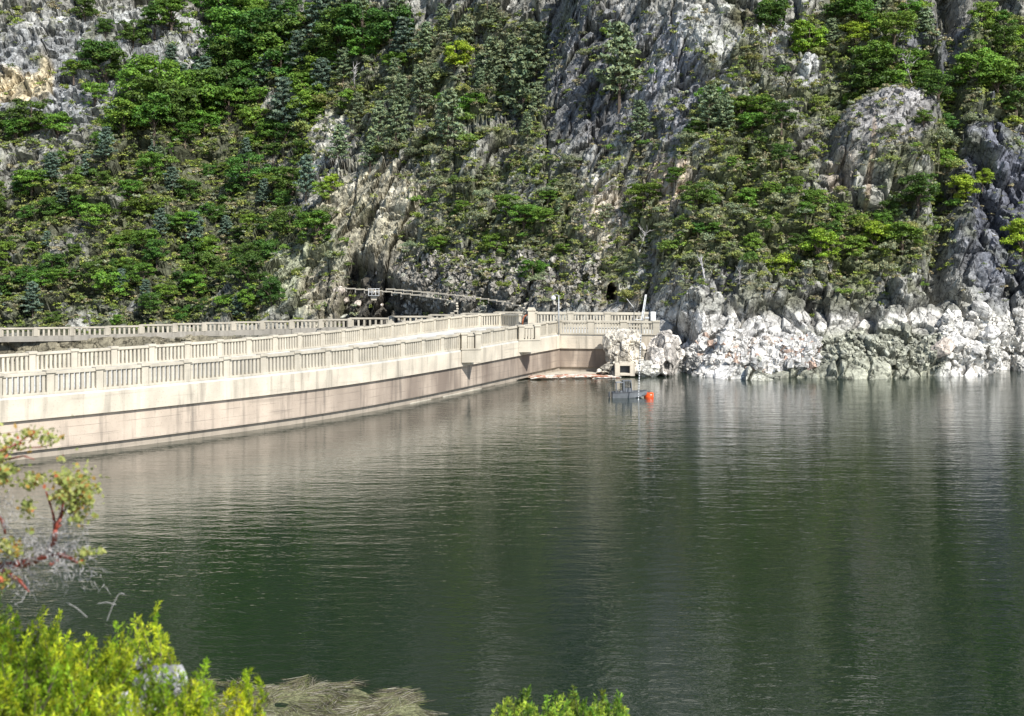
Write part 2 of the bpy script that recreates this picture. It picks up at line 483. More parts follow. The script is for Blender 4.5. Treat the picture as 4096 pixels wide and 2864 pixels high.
# mineral stains and moss
moss = sstep(.15, .45, fbm(P, 5, 120, 4)) * sstep(1300, 1200, vv)
colr = colr * (1 - .55 * moss[:, None]) + C(.11, .115, .05) * (.55 * moss[:, None])
pale = sstep(.25, .5, fbm(P * [1, 1, .5], 7, 140, 5))
colr = colr * (1 - .55 * pale[:, None]) + C(.50, .49, .45) * (.55 * pale[:, None])
# drawdown ring
ringz = P[:, 2] + 1.3 * fbm(P, 6, 160, 4) + .8 * fbm(P, 1.4, 170, 2)
ring = sstep(7.9, 6.9, ringz) * sstep(2330, 2600, uu)
rc = np.tile(C(.54, .52, .48), (len(uu), 1)) * (1 + .5 * (i1 - .5) + .5 * (i2 - .5) + .1 * fbm(P, 2, 180, 3))[:, None]
dull = np.clip(ell(3480, 1440, 320, 120) + sstep(2.6, 1.6, ringz) * .8 * sstep(2900, 3000, uu) * sstep(3850, 3650, uu), 0, 1)[:, None]
rc = rc * (1 - dull) + C(.30, .30, .235) * dull  # greyer-green mound stone, with its shade mixed into the darker tone
colr = colr * (1 - ring[:, None]) + rc * ring[:, None]
# vegetation field
DENSE = [(760, 640, 480, 380, 1), (1050, 200, 420, 220, .95), (300, 950, 560, 330, .95), (850, 1000, 450, 260, .9), (1500, 250, 330, 220, .8),
         (1250, 420, 230, 230, .8), (1900, 270, 280, 260, .8), (1700, 480, 280, 170, .7), (2000, 880, 420, 320, .72), (2250, 1050, 350, 220, .6), (2330, 200, 120, 250, .45),
         (1000, 1180, 250, 80, .6), (350, 1240, 700, 110, .85), (3050, 400, 380, 260, .75), (3450, 230, 300, 230, .95), (3980, 350, 200, 240, .95), (2900, 800, 400, 300, .85),
         (3300, 980, 430, 190, .8), (3620, 820, 260, 200, .55), (2700, 350, 150, 260, .35), (3740, 600, 110, 160, .8), (4060, 970, 70, 120, .8),
         (2620, 1060, 300, 150, .65), (3100, 1150, 400, 60, .4), (2550, 650, 150, 200, .5), (100, 560, 220, 90, .7), (150, 100, 300, 50, .5), (2120, 420, 60, 140, .8)]
BARE = [(200, 310, 380, 220, .97), (620, 190, 270, 120, .92), (1330, 560, 90, 130, .9), (2330, 300, 150, 240, .5), (2700, 330, 110, 240, .55),
        (2900, 130, 150, 110, .7), (3560, 560, 170, 110, .85), (3980, 800, 150, 330, .9), (1480, 850, 190, 180, .75), (2400, 850, 110, 180, .4),
        (1200, 1130, 130, 110, .7), (2660, 700, 80, 100, .8), (1090, 265, 60, 25, 1), (3240, 290, 40, 60, .9), (3350, 720, 60, 90, .6), (3640,200,70,60,.7)]
veg = np.zeros(len(uu))
for cx, cy, rx, ry, s in DENSE: veg = np.maximum(veg, ell(cx, cy, rx, ry) * s)
for cx, cy, rx, ry, s in BARE: veg = veg * (1 - ell(cx, cy, rx, ry) * s)
veg = np.where(vv < 0, np.where(uu < 1500, .75, .12 + .35 * (fbm(P, 16, 300, 2) > .15)), veg)
veg *= np.where(uu < 1500, sstep(1345, 1320, vv), sstep(1270, 1210, vv)) * (1 - ring)
veg *= np.clip(.85 + .9 * fbm(P, 8, 200, 3), 0, 1.2)
vm = np.clip(sstep(.25, .8, veg + .35 * fbm(P, 2.5, 210, 3)), 0, 1)[:, None] * .85
under = (C(.13, .145, .06) * (1 - .5 * sstep(1500, 1100, uu))[:, None]) * (1 + .5 * fbm(P, 1.5, 220, 3))[:, None]  # undergrowth darkened on the left to paint the shade between trees
colr = colr * (1 - vm) + under * vm
hi = sstep(10, -70, vv) * np.clip(sum(sstep(w, w * .45, np.abs(uu + 25 * fbm(P, 12, 410, 2) - c)) * k_ for c, w, k_ in ((2480, 110, 1), (2720, 120, 1), (3070, 70, .8), (3480, 90, .9), (3900, 90, .6), (1960, 60, .5), (1250, 50, .4), (860, 40, .35))), 0, 1)
veg = veg * (1 - hi); colr = colr * (1 - .85 * hi[:, None]) + C(.68, .65, .58) * (.85 * hi[:, None])  # pale columns added above the view to streak the lake's reflection
colr = np.clip(colr, .01, .85)

nr, ncn = UU.shape
idx = np.arange(nr * ncn).reshape(nr, ncn)
faces = np.stack([idx[:-1, :-1], idx[:-1, 1:], idx[1:, 1:], idx[1:, :-1]], -1).reshape(-1, 4)
terrain = link("hillside", np_mesh("hillside", P, faces, M["rock"], colr))
tag(terrain, kind="structure")
PG = P.reshape(nr, ncn, 3); VG = veg.reshape(nr, ncn)

def spot(u, v):
    i = int(np.clip(round((u - U[0]) / 5.0), 0, ncn - 1)); j = int(np.clip(round((1625 - v) / 5.0), 0, 330))
    return Vector(PG[j, i].tolist())
def vegat(u, v):
    i = int(np.clip(round((u - U[0]) / 5.0), 0, ncn - 1)); j = int(np.clip(round((1625 - v) / 5.0), 0, 330))
    return VG[j, i]

# ------------------------------------------------------------------ water
wm = MB()
A_PX = [(0, 104.3), (381, 109.8), (700, 115.5), (1100, 124.0), (1400, 132.5), (1650, 142.5), (1840, 152.0), (2060, 166.0), (2230, 178.0)]
A = [plan(*p) for p in A_PX]
dx, dy = A[0][0] - A[1][0], A[0][1] - A[1][1]
A = [(A[0][0] + dx * 7, A[0][1] + dy * 7)] + A
W_END = plan(2640, 176.0)
lake = [(-260, -40), (260, -40), (260, 240), (W_END[0], 240), (W_END[0], W_END[1] + 1)] + [(x - .5, y + .6) for x, y in A[::-1]] + [(-260, A[0][1])]
me = bpy.data.meshes.new("lake"); me.from_pydata([(x, y, 0) for x, y in lake], [], [tuple(range(len(lake)))])
me.materials.append(M["water"])
tag(link("lake", me), kind="structure")

# ------------------------------------------------------------------ dam
ROAD, CAP = 4.7, 6.5
B_PX = [(0, 123.2), (400, 130.5), (823, 139.5), (1097, 148.2), (1360, 158.5), (1500, 166.5), (1722, 181.5), (1850, 190), (1950, 195.0), (2030, 196.0), (2075, 192.5)]
B = [plan(*p) for p in B_PX]
dx, dy = B[0][0] - B[1][0], B[0][1] - B[1][1]
B = [(B[0][0] + dx * 6, B[0][1] + dy * 6)] + B

def resample(poly, step):
    pts = [Vector((p[0], p[1], 0)) for p in poly]
    seg = [(pts[i + 1] - pts[i]).length for i in range(len(pts) - 1)]
    L = sum(seg); n = max(1, round(L / step)); out = []
    for q in range(n + 1):
        s = L * q / n; i = 0
        while i < len(seg) - 1 and s > seg[i]: s -= seg[i]; i += 1
        out.append(pts[i].lerp(pts[i + 1], min(1, s / seg[i])))
    return out

def smooth(poly, it=2):
    for _ in range(it):
        q = [poly[0]]
        for a, b in zip(poly[:-1], poly[1:]):
            q += [(a[0] * .75 + b[0] * .25, a[1] * .75 + b[1] * .25), (a[0] * .25 + b[0] * .75, a[1] * .25 + b[1] * .75)]
        poly = q + [poly[-1]]
    return poly
A_s = smooth(A, 2); B_s = smooth(B, 2)

def offset(poly, d):
    """shift a plan line to its right hand side by d"""
    out = []
    for i, p in enumerate(poly):
        a = poly[max(0, i - 1)]; b = poly[min(len(poly) - 1, i + 1)]
        t = Vector((b[0] - a[0], b[1] - a[1])).normalized()
        out.append((p[0] + t.y * d, p[1] - t.x * d))
    return out

dam = empty("dam", (A[1][0], A[1][1], 0))
tag(dam, "long pale concrete dam crossing from the left edge to the rocky abutment", "dam")
bpy.context.view_layer.update()
def local(o, par):
    o.parent = par; o.matrix_parent_inverse = par.matrix_world.inverted(); return o

back = [plan(2640, 199.0), plan(2300, 203)] + B_s[::-1]
def body(front_off, z0, z1, w_off):
    fr = offset(A_s, front_off)
    c = plan(2230, 178.0)
    wl = [(c[0] + .3, c[1] - w_off), (W_END[0], W_END[1] - w_off)]
    return MB().prism(fr[:-1] + wl + back, z0, z1)
local(body(.55, 2.95, 4.55, .55).build("upper_band", M["conc"]), dam)
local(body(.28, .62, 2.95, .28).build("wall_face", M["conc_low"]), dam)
local(body(.0, -3, .62, 0).build("wall_foot", M["wet"]), dam)
local(body(.50, 4.55, 4.70, .5).build("road_deck", M["deck"]), dam)

bal_jobs = []     # (distance, builder) so that the largest hundred become parts
def balustrade(line, name_mat, step, nb, z0, z1, parent, thick=.34, piers=True, slat=.23, open_from=None, end_pier=True, label=None, pw=.62):
    """coping + bottom rail (one mesh), piers and slab balusters as sub-parts"""
    pts = resample(line, step); H = z1 - z0
    r = MB()
    for a, b in zip(pts[:-1], pts[1:]):
        d = b - a; L = d.length; rz = math.atan2(d.y, d.x); c = (a + b) / 2
        r.box((c.x, c.y, z1 - .115 * H - .0), (L - pw * .98, thick * 1.35, .13 * H), rz)
        r.box((c.x, c.y, z0 + .05 * H), (L - pw * .98, thick * 1.15, .10 * H), rz)
    root = local(r.build("balustrade", name_mat, bevel=.02), parent)
    if label: root["label"] = label
    for i, a in enumerate(pts):
        q = pts[min(i + 1, len(pts) - 1)] - pts[max(i - 1, 0)]; rz = math.atan2(q.y, q.x)
        pm = MB()
        pm.box((a.x, a.y, z0 + .46 * H), (pw, thick * 1.25, .92 * H - .004), rz)
        pm.box((a.x, a.y, z1 - .055 * H), (pw * 1.35, thick * 1.9, .13 * H), rz)
        pm.build("pier", name_mat, bevel=.02).parent = root
    for a, b in zip(pts[:-1], pts[1:]):
        d = b - a; L = d.length; rz = math.atan2(d.y, d.x)
        for j in range(nb):
            t = (pw / 2 + (L - pw) * (j + .5) / nb) / L
            p = a.lerp(b, t)
            bal_jobs.append((p.length, p.copy(), rz, z0 + .10 * H, z1 - .18 * H, slat, thick * .62, name_mat, root))
    return root

A_line = offset(A_s, .12)
balustrade(A_line, M["conc_rail"], 4.15, 8, ROAD, CAP, dam, label="near balustrade along the water side of the dam")
balustrade(B_s, M["conc_rail"], 4.15, 8, ROAD, CAP, dam, label="far balustrade across the road, curving away at its end")
bal_jobs.sort(key=lambda j: j[0] if j[1].x > -41 else 999)
def bal_mb(mbb, j):
    _, p, rz, z0, z1, s, t, mt, root = j
    h = z1 - z0
    mbb.box((p.x, p.y, (z0 + z1) / 2), (s, t, h), rz)
    mbb.box((p.x, p.y, z0 + h * .06), (s * 1.12, t * 1.2, h * .12), rz)
rest = {}
for i, j in enumerate(bal_jobs):
    if i < 100:
        mb_ = MB(); bal_mb(mb_, j); mb_.build("baluster", j[7]).parent = j[8]
    else:
        bal_mb(rest.setdefault(j[8].name, (MB(), j))[0], j)
for mb_, j in rest.values():
    o = mb_.build("balusters", j[7]); o.parent = j[8]; o["kind"] = "stuff"

# projecting bays on the water side
def bay(pu0, pu1, Yc, depth, label):
    a = Vector(plan(pu0, Yc) + (0,)); b = Vector(plan(pu1, Yc + .6) + (0,))
    d = (b - a); rz = math.atan2(d.y, d.x); n = Vector((d.y, -d.x, 0)).normalized()
    c = (a + b) / 2 + n * 0
    m1 = MB(); L = d.length
    m1.box((c.x, c.y, 4.03), (L, depth, 1.36), rz)
    m1.box((c.x, c.y, 4.78), (L + .15, depth + .15, .16), rz)
    o = local(m1.build("balcony", M["conc_rail"], bevel=.02), dam); o["label"] = label
    for s in (-1, 1):
        q = c + d.normalized() * s * (L / 2 - .3) + n * (depth / 2 - .3)
        MB().box((q.x, q.y, 5.6), (.6, .6, 1.5), rz).box((q.x, q.y, 6.42), (.8, .8, .2), rz).build("pier", M["conc_rail"], o, bevel=.02)
        q2 = c + d.normalized() * s * (L / 2 - .25)
        MB().box((q2.x, q2.y, 6.3), (.34, depth - .9, .2), rz).build("coping", M["conc_rail"], o)
    for s in (-.22, 0, .22):
        q = c + d.normalized() * s * (L - 1.0) + n * (depth / 2 - .3)
        MB().box((q.x, q.y, 5.5), (.22, .2, 1.35), rz).build("baluster", M["conc_rail"], o)
    q = c + n * (depth / 2 - .3)
    MB().box((q.x, q.y, 6.28), (L - 1.25, .4, .2), rz).build("coping", M["conc_rail"], o)
bay(1838, 1914, 152.0, 1.9, "square balcony projecting from the middle of the dam")
bay(2068, 2152, 166.5, 1.9, "square balcony projecting near the dam's far corner")

# end wing facing the camera
wing = [plan(2236, 177.6), plan(2625, 175.6)]
wr = balustrade.__wrapped__ if hasattr(balustrade, "__wrapped__") else None
def plain_rail(line, z0, z1, step, nb, parent, mt, thick=.34, slat=.2, label=None, pw=.8):
    pts = resample(line, step); H = z1 - z0; r = MB()
    for a, b in zip(pts[:-1], pts[1:]):
        d = b - a; rz = math.atan2(d.y, d.x); c = (a + b) / 2
        r.box((c.x, c.y, z1 - .1 * H), (d.length - pw * .98, thick * 1.3, .16 * H), rz)
        r.box((c.x, c.y, z0 + .05 * H), (d.length - pw * .98, thick * 1.2, .1 * H), rz)
    root = local(r.build("balustrade", mt, bevel=.02), parent)
    if label: root["label"] = label
    for i, a in enumerate(pts):
        q = pts[min(i + 1, len(pts) - 1)] - pts[max(i - 1, 0)]; rz = math.atan2(q.y, q.x)
        MB().box((a.x, a.y, z0 + .45 * H), (pw, thick * 1.3, .9 * H - .004), rz).box((a.x, a.y, z1 - .05 * H), (pw * 1.2, thick * 1.8, .14 * H), rz).build("pier", mt, root, bevel=.02)
    bm = MB()
    for a, b in zip(pts[:-1], pts[1:]):
        d = b - a; L = d.length; rz = math.atan2(d.y, d.x)
        for j in range(nb):
            p = a.lerp(b, (pw / 2 + (L - pw) * (j + .5) / nb) / L)
            bm.box((p.x, p.y, (z0 + z1) / 2 - .03 * H), (slat, thick * .6, H * .76), rz)
    o = bm.build("balusters", mt, root); o["kind"] = "stuff"
    return root
plain_rail(wing, ROAD, CAP, 4.0, 9, dam, M["conc_rail"], label="balustrade of the end wing, facing the lake")
plain_rail([plan(2136, 190), plan(2580, 188)], ROAD + .25, CAP + .45, 4.6, 10, dam, M["conc_rail"], label="inner balustrade behind the end wing")
# added concrete strip standing in for the pale sky-reflecting water along the foot
water_strip = [plan(1560, 139.5), plan(1700, 145.6), plan(1860, 154.3), plan(2070, 168.0), plan(2240, 173.6), plan(2385, 172.2), plan(2385, 176.5), plan(2228, 178.6), (A[8][0], A[8][1]), (A[7][0], A[7][1]), (A[6][0], A[6][1])]
local(MB().prism(water_strip, -2, .09).build("pale_water_strip", M["conc_rail"]), dam)

# shoulder road wall behind the dam (thin balustrade on a retaining wall)
cw = [(-700, 1322), (0, 1315), (430, 1308), (700, 1297), (1050, 1287), (1400, 1277), (1722, 1263), (2115, 1247), (2440, 1236)]
rw = empty("retaining_wall", (-60, 205, 3))
tag(rw, "thin concrete parapet on a retaining wall along the slope behind the dam", "retaining wall")
bpy.context.view_layer.update()
cm, wmb, bmb, pmb = MB(), MB(), MB(), []
for (u0, v0), (u1, v1) in zip(cw[:-1], cw[1:]):
    Ya = np.interp(u0, [0, 1000, 1800, 2440], [203, 209, 209, 203]); Yb = np.interp(u1, [0, 1000, 1800, 2440], [203, 209, 209, 203])
    a, b = at(u0, v0, Ya), at(u1, v1, Yb)
    n_ = max(2, int((b - a).length / 4))
    for q in range(n_):
        p, r = a.lerp(b, q / n_), a.lerp(b, (q + 1) / n_)
        d = r - p; rz = math.atan2(d.y, d.x); c = (p + r) / 2; L = d.length + .05
        cm.box((c.x, c.y, c.z), (L, .5, .22), rz)
        wmb.box((c.x, c.y, c.z - 1.5), (L, .45, .8), rz)
        for t in range(7):
            x = p.lerp(r, (t + .5) / 7)
            bmb.box((x.x, x.y, c.z - .6), (.28, .3, 1.0), rz)
        pmb.append(MB().box((p.x, p.y, p.z - .5), (.6, .6, 1.3), rz))
local(wmb.build("wall_face", M["conc_grey"]), rw)
local(cm.build("coping", M["conc_rail"]), rw)
o = local(bmb.build("balusters", M["conc_rail"]), rw); o["kind"] = "stuff"
for q in pmb: local(q.build("pier", M["conc_rail"]), rw)

# curved guard walls on the rock behind the road
def guard(pts, label):
    t = empty("guard_wall", at(*pts[0])); tag(t, label, "guard wall", "curved guard walls on the slope")
    bpy.context.view_layer.update()
    P3 = [at(*p) for p in pts]; c = MB(); s = MB()
    dense = []
    for a, b in zip(P3[:-1], P3[1:]):
        n_ = max(2, int((b - a).length / 1.3))
        dense += [a.lerp(b, q / n_) for q in range(n_)]
    dense.append(P3[-1])
    for a, b in zip(dense[:-1], dense[1:]):
        d = b - a; rz = math.atan2(d.y, d.x); m_ = (a + b) / 2
        c.box((m_.x, m_.y, m_.z), (Vector((d.x, d.y)).length + .02, .3, .16), rz)
        s.box((a.x, a.y, a.z - .30), (.12, .18, .45), rz)
    local(c.build("coping", M["conc_rail"]), t); o = local(s.build("posts", M["conc_grey"]), t); o["kind"] = "stuff"
guard([(1350, 1150, 203), (1530, 1164, 202), (1680, 1182, 200), (1790, 1200, 196), (1828, 1218, 193), (1830, 1240, 191), (1800, 1256, 190.5)], "curved low guard wall above the dark rock, ending in a hook bend")
guard([(1545, 1155, 206), (1720, 1170, 204), (1890, 1188, 201), (2020, 1208, 198), (2080, 1226, 195), (2112, 1246, 193)], "longer curved guard wall running down to the stone pillar")

# ------------------------------------------------------------------ small things around the dam
t = empty("stone_pillar", at(2125, 1302, 190)); tag(t, "pale square stone pillar at the end of the road balustrade", "pillar")
MB().box((0, 0, .9), (.9, .8, 2.2)).build("shaft", M["conc"], t, bevel=.03)
MB().box((0, 0, 2.1), (1.15, 1.05, .25)).box((0, 0, 2.3), (.9, .8, .2)).build("cap", M["conc"], t, bevel=.03)

t = empty("street_lamp", (plan(2235, 176.9)[0], 176.9, ROAD)); tag(t, "thin pale lamp post with a round white head at the dam's corner", "lamp")
MB().tube([(0, 0, 0), (0, 0, 4.9)], [.10, .06]).tube([(0, 0, 4.85), (-.25, 0, 4.95), (-.7, 0, 4.9)], .04).build("post", M["steel"], t, smooth=True)
MB().tube([(-.66, 0, 4.3), (-.66, 0, 4.42), (-.66, 0, 4.7), (-.66, 0, 4.86)], [.12, .3, .28, .08], 14).build("lamp_head", M["white"], t, smooth=True)

t = empty("drain_pipe", at(2090, 1300, 190)); tag(t, "rusty bent pipe beside the stone pillar", "pipe")
MB().tube([(0, 0, 0), (.05, 0, .7), (.25, 0, 1.15), (.65, 0, 1.4)], .09).build("pipe_run", M["rust"], t, smooth=True)
MB().tube([(.62, 0, 1.38), (.78, 0, 1.45)], .13).build("flange", M["rust"], t)

t = empty("inspection_platform", at(1496, 1198, 196)); tag(t, "small railed inspection platform hanging on the dark rock face", "platform")
MB().box((0, 0, .55), (1.5, .9, .08)).build("floor", M["steel"], t)
MB().box((0, .2, .2), (.7, .5, .62), taper=1.4).build("bracket", M["conc"], t)
r = MB()
for x in (-.72, -.25, .25, .72): r.tube([(x, -.42, .55), (x, -.42, 1.5)], .035, 6)
for z in (1.05, 1.5): r.tube([(-.72, -.42, z), (.72, -.42, z)], .035, 6)
for x in (-.72, .72):
    for z in (1.05, 1.5): r.tube([(x, -.42, z), (x, .42, z)], .035, 6)
r.build("railing", M["white"], t)

# control gear on the wing: mast, arm, cabinet
g0 = plan(2560, 176.2)
t = empty("antenna_mast", (g0[0], g0[1], ROAD)); tag(t, "leaning white lattice mast above the end wing", "mast")
r = MB(); top = Vector((.75, .2, 5.0))
for ox, oy in ((-.13, 0), (.13, 0), (0, .2)):
    r.tube([(ox, oy, .2), (top.x + ox * .6, top.y + oy * .6, top.z)], .045, 6)
for q in range(10):
    a = Vector((0, 0, .2)).lerp(top, q / 10); b = Vector((0, 0, .2)).lerp(top, (q + 1) / 10)
    r.tube([a + Vector((-.12, 0, 0)), b + Vector((.12, 0, 0))], .022, 5)
r.build("lattice", M["white"], t)
MB().box((0, 0, .35), (.7, .6, .7)).tube([(-.6, 0, 1.9), (.5, 0, 1.9)], .05, 6).build("base", M["steel"], t)
t = empty("radio_arm", (g0[0] - .75, g0[1], ROAD)); tag(t, "thin dark pole with a slanting arm left of the lattice mast", "antenna")
MB().tube([(0, 0, 0), (0, 0, 3.6)], .045, 6).build("pole", M["alum_dark"], t)
MB().tube([(.02, 0, 3.35), (-.55, 0, 4.05), (-.9, 0, 4.5)], .03, 6).build("arm", M["white"], t)
t = empty("control_cabinet", (plan(2611, 176)[0], 175.7, CAP)); tag(t, "white control cabinet on the last pier of the end wing", "cabinet")
MB().box((0, 0, .55), (.62, .5, 1.1)).build("housing", M["white"], t, bevel=.02)
MB().box((0, -.26, .55), (.5, .02, .95)).build("door", M["white"], t)
t = empty("winch", (plan(2590, 176)[0], 175.9, ROAD + 1.8)); tag(t, "dark winch frame between the mast and the cabinet", "winch")
MB().tube([(-.4, 0, 0), (-.4, 0, .6), (.3, 0, .6), (.3, 0, 0)], .05, 6).build("frame", M["alum_dark"], t)
MB().tube([(-.3, 0, .3), (.2, 0, .3)], .17, 12).build("drum", M["steel"], t)
t = empty("reflection_pole", (plan(2551, 146)[0], 146.0, -1.5)); tag(t, "tall thin white pole added in the water for a reflection line beside the boat", "gauge staff")
MB().tube([(0, 0, 0), (.32, 0, 8.2)], .055, 8).build("staff", M["white"], t)  # pole added to stand in for a reflected ladder line
r = MB()
for q in range(24): r.box((.32 * (1.5 + q * .27) / 8.2 + .0, -.05, 1.7 + q * .27), (.08, .02, .13))
r.build("markings", M["black"], t)

# small concrete block and dark culvert in the abutment foot
t = empty("culvert", at(2500, 1500, 170.4)); tag(t, "small dark square outlet in a concrete block at the waterline", "culvert")
MB().box((-.9, .9, .6), (.6, 1.6, 1.5)).box((.9, .9, .6), (.6, 1.6, 1.5)).box((0, .9, 1.25), (1.2, 1.6, .35)).box((0, .9, .05), (1.2, 1.6, .3)).build("surround", M["conc"], t, bevel=.03)
MB().box((0, .9, .63), (1.2, .08, .88)).build("dark_panel", M["alum_dark"], t)  # solid dark panel filling the outlet

# ------------------------------------------------------------------ boat and buoy
bt = empty("work_boat", at(2512, 1590, 148.0), 0.05); bt.location.z = 0
tag(bt, "grey aluminium work boat with open cabin frame moored left of the orange buoy", "boat")
SL = 3.35
def hull():
    secs = []
    n = 12
    for i in range(n + 1):
        s = i / n; x = (s - .5) * SL
        wd = .62 * (1 - max(0, (s - .55) / .45) ** 2.2) + .02
        sheer = .56 + .22 * s ** 2.2
        keel = -.16 + (.42 * max(0, (s - .72) / .28) ** 2)
        x2 = x + .30 * s ** 5
        ch = keel + .12 + .1 * s
        kx = x - .25 * s ** 5
        secs.append([(x2, -wd, sheer), (kx, -wd * .8, ch), (kx, 0, keel), (kx, wd * .8, ch), (x2, wd, sheer),
                     (x2, wd * .9, sheer), (x2, wd * .8, ch + .05), (x2, 0, keel + .08), (x2, -wd * .8, ch + .05), (x2, -wd * .9, sheer)])
    h = MB(); k_ = len(secs[0]); vs = [p for s in secs for p in s]; fs = []
    for i in range(n):
        for j in range(k_):
            fs.append((i * k_ + j, (i + 1) * k_ + j, (i + 1) * k_ + (j + 1) % k_, i * k_ + (j + 1) % k_))
    fs.append(tuple(range(5))[::-1]); fs.append((5, 6, 7, 8, 9, 0, 4)[0:5])
    return h.add(vs, fs)
hull().build("hull", M["alum"], bt)
rub = MB()
for s in (-1, 1):
    rub.tube([((i / 10 - .5) * SL + .3 * (i / 10) ** 5, s * (.62 * (1 - max(0, (i / 10 - .55) / .45) ** 2.2) + .04), .56 + .22 * (i / 10) ** 2.2) for i in range(11)], .03, 6)
rub.build("gunwale", M["alum_dark"], bt)
MB().box((.15, 0, .16), (2.6, .95, .05)).build("deck", M["alum"], bt)
MB().box((.02, 0, .75), (.7, .85, .5)).build("console", M["alum"], bt, bevel=.03)
MB().box((-.6, 0, .5), (.55, .7, .45)).build("engine_cover", M["alum"], bt, bevel=.05)
fr = MB()
zt = 1.74
for x in (-1.25 + .0, -.52, -.42, .38):
    for s in (-1, 1):
        if x < -1: fr.tube([(x + .05, s * .42, .45), (x, s * .42, 1.6)], .045, 6)
        else: fr.tube([(x, s * .42, .45), (x - (.12 if x > 0 else 0), s * .42, zt)], .05, 6)
for s in (-1, 1): fr.tube([(-1.25, s * .42, 1.6), (-.52, s * .42, 1.6)], .045, 6)
fr.tube([(-1.25, -.42, 1.6), (-1.25, .42, 1.6)], .045, 6)
for s in (-1, 1): fr.tube([(-.2, s * .42, .85), (-.2, s * .42, zt)], .02, 6)
for s in (-1, 1): fr.tube([(0.05, s * .42, .85), (.03, s * .42, zt)], .035, 6)
fr.build("cabin_frame", M["alum"], bt)
MB().box((-.12, 0, zt + .02), (.95, .95, .07)).build("cabin_roof", M["alum"], bt, bevel=.02)
MB().box((.34, 0, 1.28), (.03, .8, .55)).build("windshield", M["glass"], bt)
MB().box((-1.95, 0, .35), (.22, .24, .55), taper=.8).box((-1.95, 0, -.05), (.12, .12, .5)).build("outboard_motor", M["alum_dark"], bt, bevel=.03)
MB().tube([(.1, .2, zt), (.12, .2, 1.95)], .012, 5).box((-.2, 0, 1.6), (.1, .4, .08)).build("radio_mast", M["alum"], bt)
MB().tube([(-1.0, -.25, .4), (-1.12, -.25, .75), (-.9, -.25, .9)], .04, 6).tube([(-.9, .1, .3), (-.75, .1, .8)], .05, 6).build("deck_gear", M["alum_dark"], bt)

by = empty("buoy", at(2595, 1590, 148.6)); by.location.z = 0
tag(by, "bright orange drum buoy floating at the bow of the grey boat", "buoy")
MB().tube([(0, 0, -.3), (0, 0, -.24), (0, 0, .40), (0, 0, .46)], [.42, .5, .5, .44], 24).build("drum", M["orange"], by, smooth=False)
MB().tube([(0, 0, .08), (0, 0, .12)], .515, 24).tube([(0, 0, .34), (0, 0, .37)], .515, 24).build("rib", M["orange"], by)
MB().tube([(-.09, 0, .46), (-.09, 0, .56), (.09, 0, .56), (.09, 0, .46)], .02, 6).box((0, 0, .47), (.3, .3, .03)).build("lifting_eye", M["alum_dark"], by)
MB().box((.2, -.475, .27), (.2, .02, .06), rz=.42).build("label_plate", M["white"], by)

# ------------------------------------------------------------------ rocks
def rock_mesh(seed, col=(.6, .58, .54), n=3, nm="boulder"):
    rr = np.random.default_rng(seed)
    # icosphere by numpy from bmesh
    import bmesh
    bm = bmesh.new(); bmesh.ops.create_icosphere(bm, subdivisions=n, radius=1.0)
    pl = [(Vector(rr.normal(size=3)).normalized(), .55 + .35 * rr.random()) for _ in range(11)]
    for v in bm.verts:
        d = v.co.normalized(); r = 1.1
        for nn, dd in pl:
            q = d.dot(nn)
            if q > .05: r = min(r, dd / q)
        v.co = d * r
    co = np.array([v.co[:] for v in bm.verts]); co += .04 * np.stack([fbm(co + 9 * seed, .5, s, 3) for s in (1, 2, 3)], 1)
    fs = np.array([[v.index for v in f.verts] for f in bm.faces]); bm.free()
    tint = np.tile(np.array(col), (len(co), 1)) * (1 + .2 * fbm(co + seed, .8, 5, 3))[:, None]
    return np_mesh(nm, co, fs, M["boulder"], tint)

rng = random.Random(5)
white_r = [rock_mesh(s, (.56, .54, .50)) for s in range(7)]
warm_r = [rock_mesh(20 + s, (.52, .45, .38)) for s in range(3)]
grey_r = [rock_mesh(30 + s, (.34, .34, .28)) for s in range(4)]
def boulder(u, v, size, meshes, label, group, sink=.2):
    p = spot(u, v); o = link("boulder", rng.choice(meshes))
    s = size / F * p.y / 2
    o.scale = (s * rng.uniform(.85, 1.25), s * rng.uniform(.7, 1.1), s * rng.uniform(.6, 1.0))
    o.rotation_euler = (rng.uniform(-.5, .5), rng.uniform(-.5, .5), rng.uniform(0, 6.28))
    o.location = (p.x, p.y - s * .35, p.z + s * sink)
    tag(o, label, "boulder", group); return o
# right pile
BR = [(3810, 1290, 70, "whitish boulder at the top left of the far right boulder pile"), (3900, 1285, 90, "large pale boulder on top of the far right pile"),
      (3985, 1330, 85, "pale boulder high in the far right pile beside the dark cliff"), (3850, 1360, 95, "broad white boulder in the middle of the far right pile"),
      (3930, 1400, 100, "biggest white boulder in the far right pile"), (3800, 1430, 90, "pale angular boulder at the foot of the far right pile by the brown one"),
      (3870, 1455, 80, "white boulder touching the water in the far right pile"), (4030, 1430, 70, "rightmost pale boulder near the frame edge"),
      (3960, 1470, 60, "small white boulder at the waterline of the far right pile"), (3770, 1330, 60, "pale boulder left of the far right pile's crown")]
for u, v, s, lb in BR: boulder(u, v, s, white_r, lb, "white boulders in the far right pile")
boulder(3745, 1450, 100, warm_r, "brown-pink angular boulder left of the white pile", "white boulders in the far right pile")
for i in range(26):
    boulder(rng.uniform(3760, 4100), rng.uniform(1270, 1480), rng.uniform(30, 75), white_r, "small pale boulder lodged in the far right pile", "white boulders in the far right pile")
for i in range(46):
    boulder(rng.uniform(2650, 3200), rng.uniform(1380, 1490), rng.uniform(25, 62), white_r + warm_r[:1], "small white boulder on the bright scree right of the end wing", "white boulders on the bright scree")
for i in range(16):
    u = rng.uniform(3230, 3720); boulder(u, rng.uniform(1370, 1490), rng.uniform(18, 46), grey_r, "dull grey-green boulder on the low mound by the water", "grey boulders on the low mound")
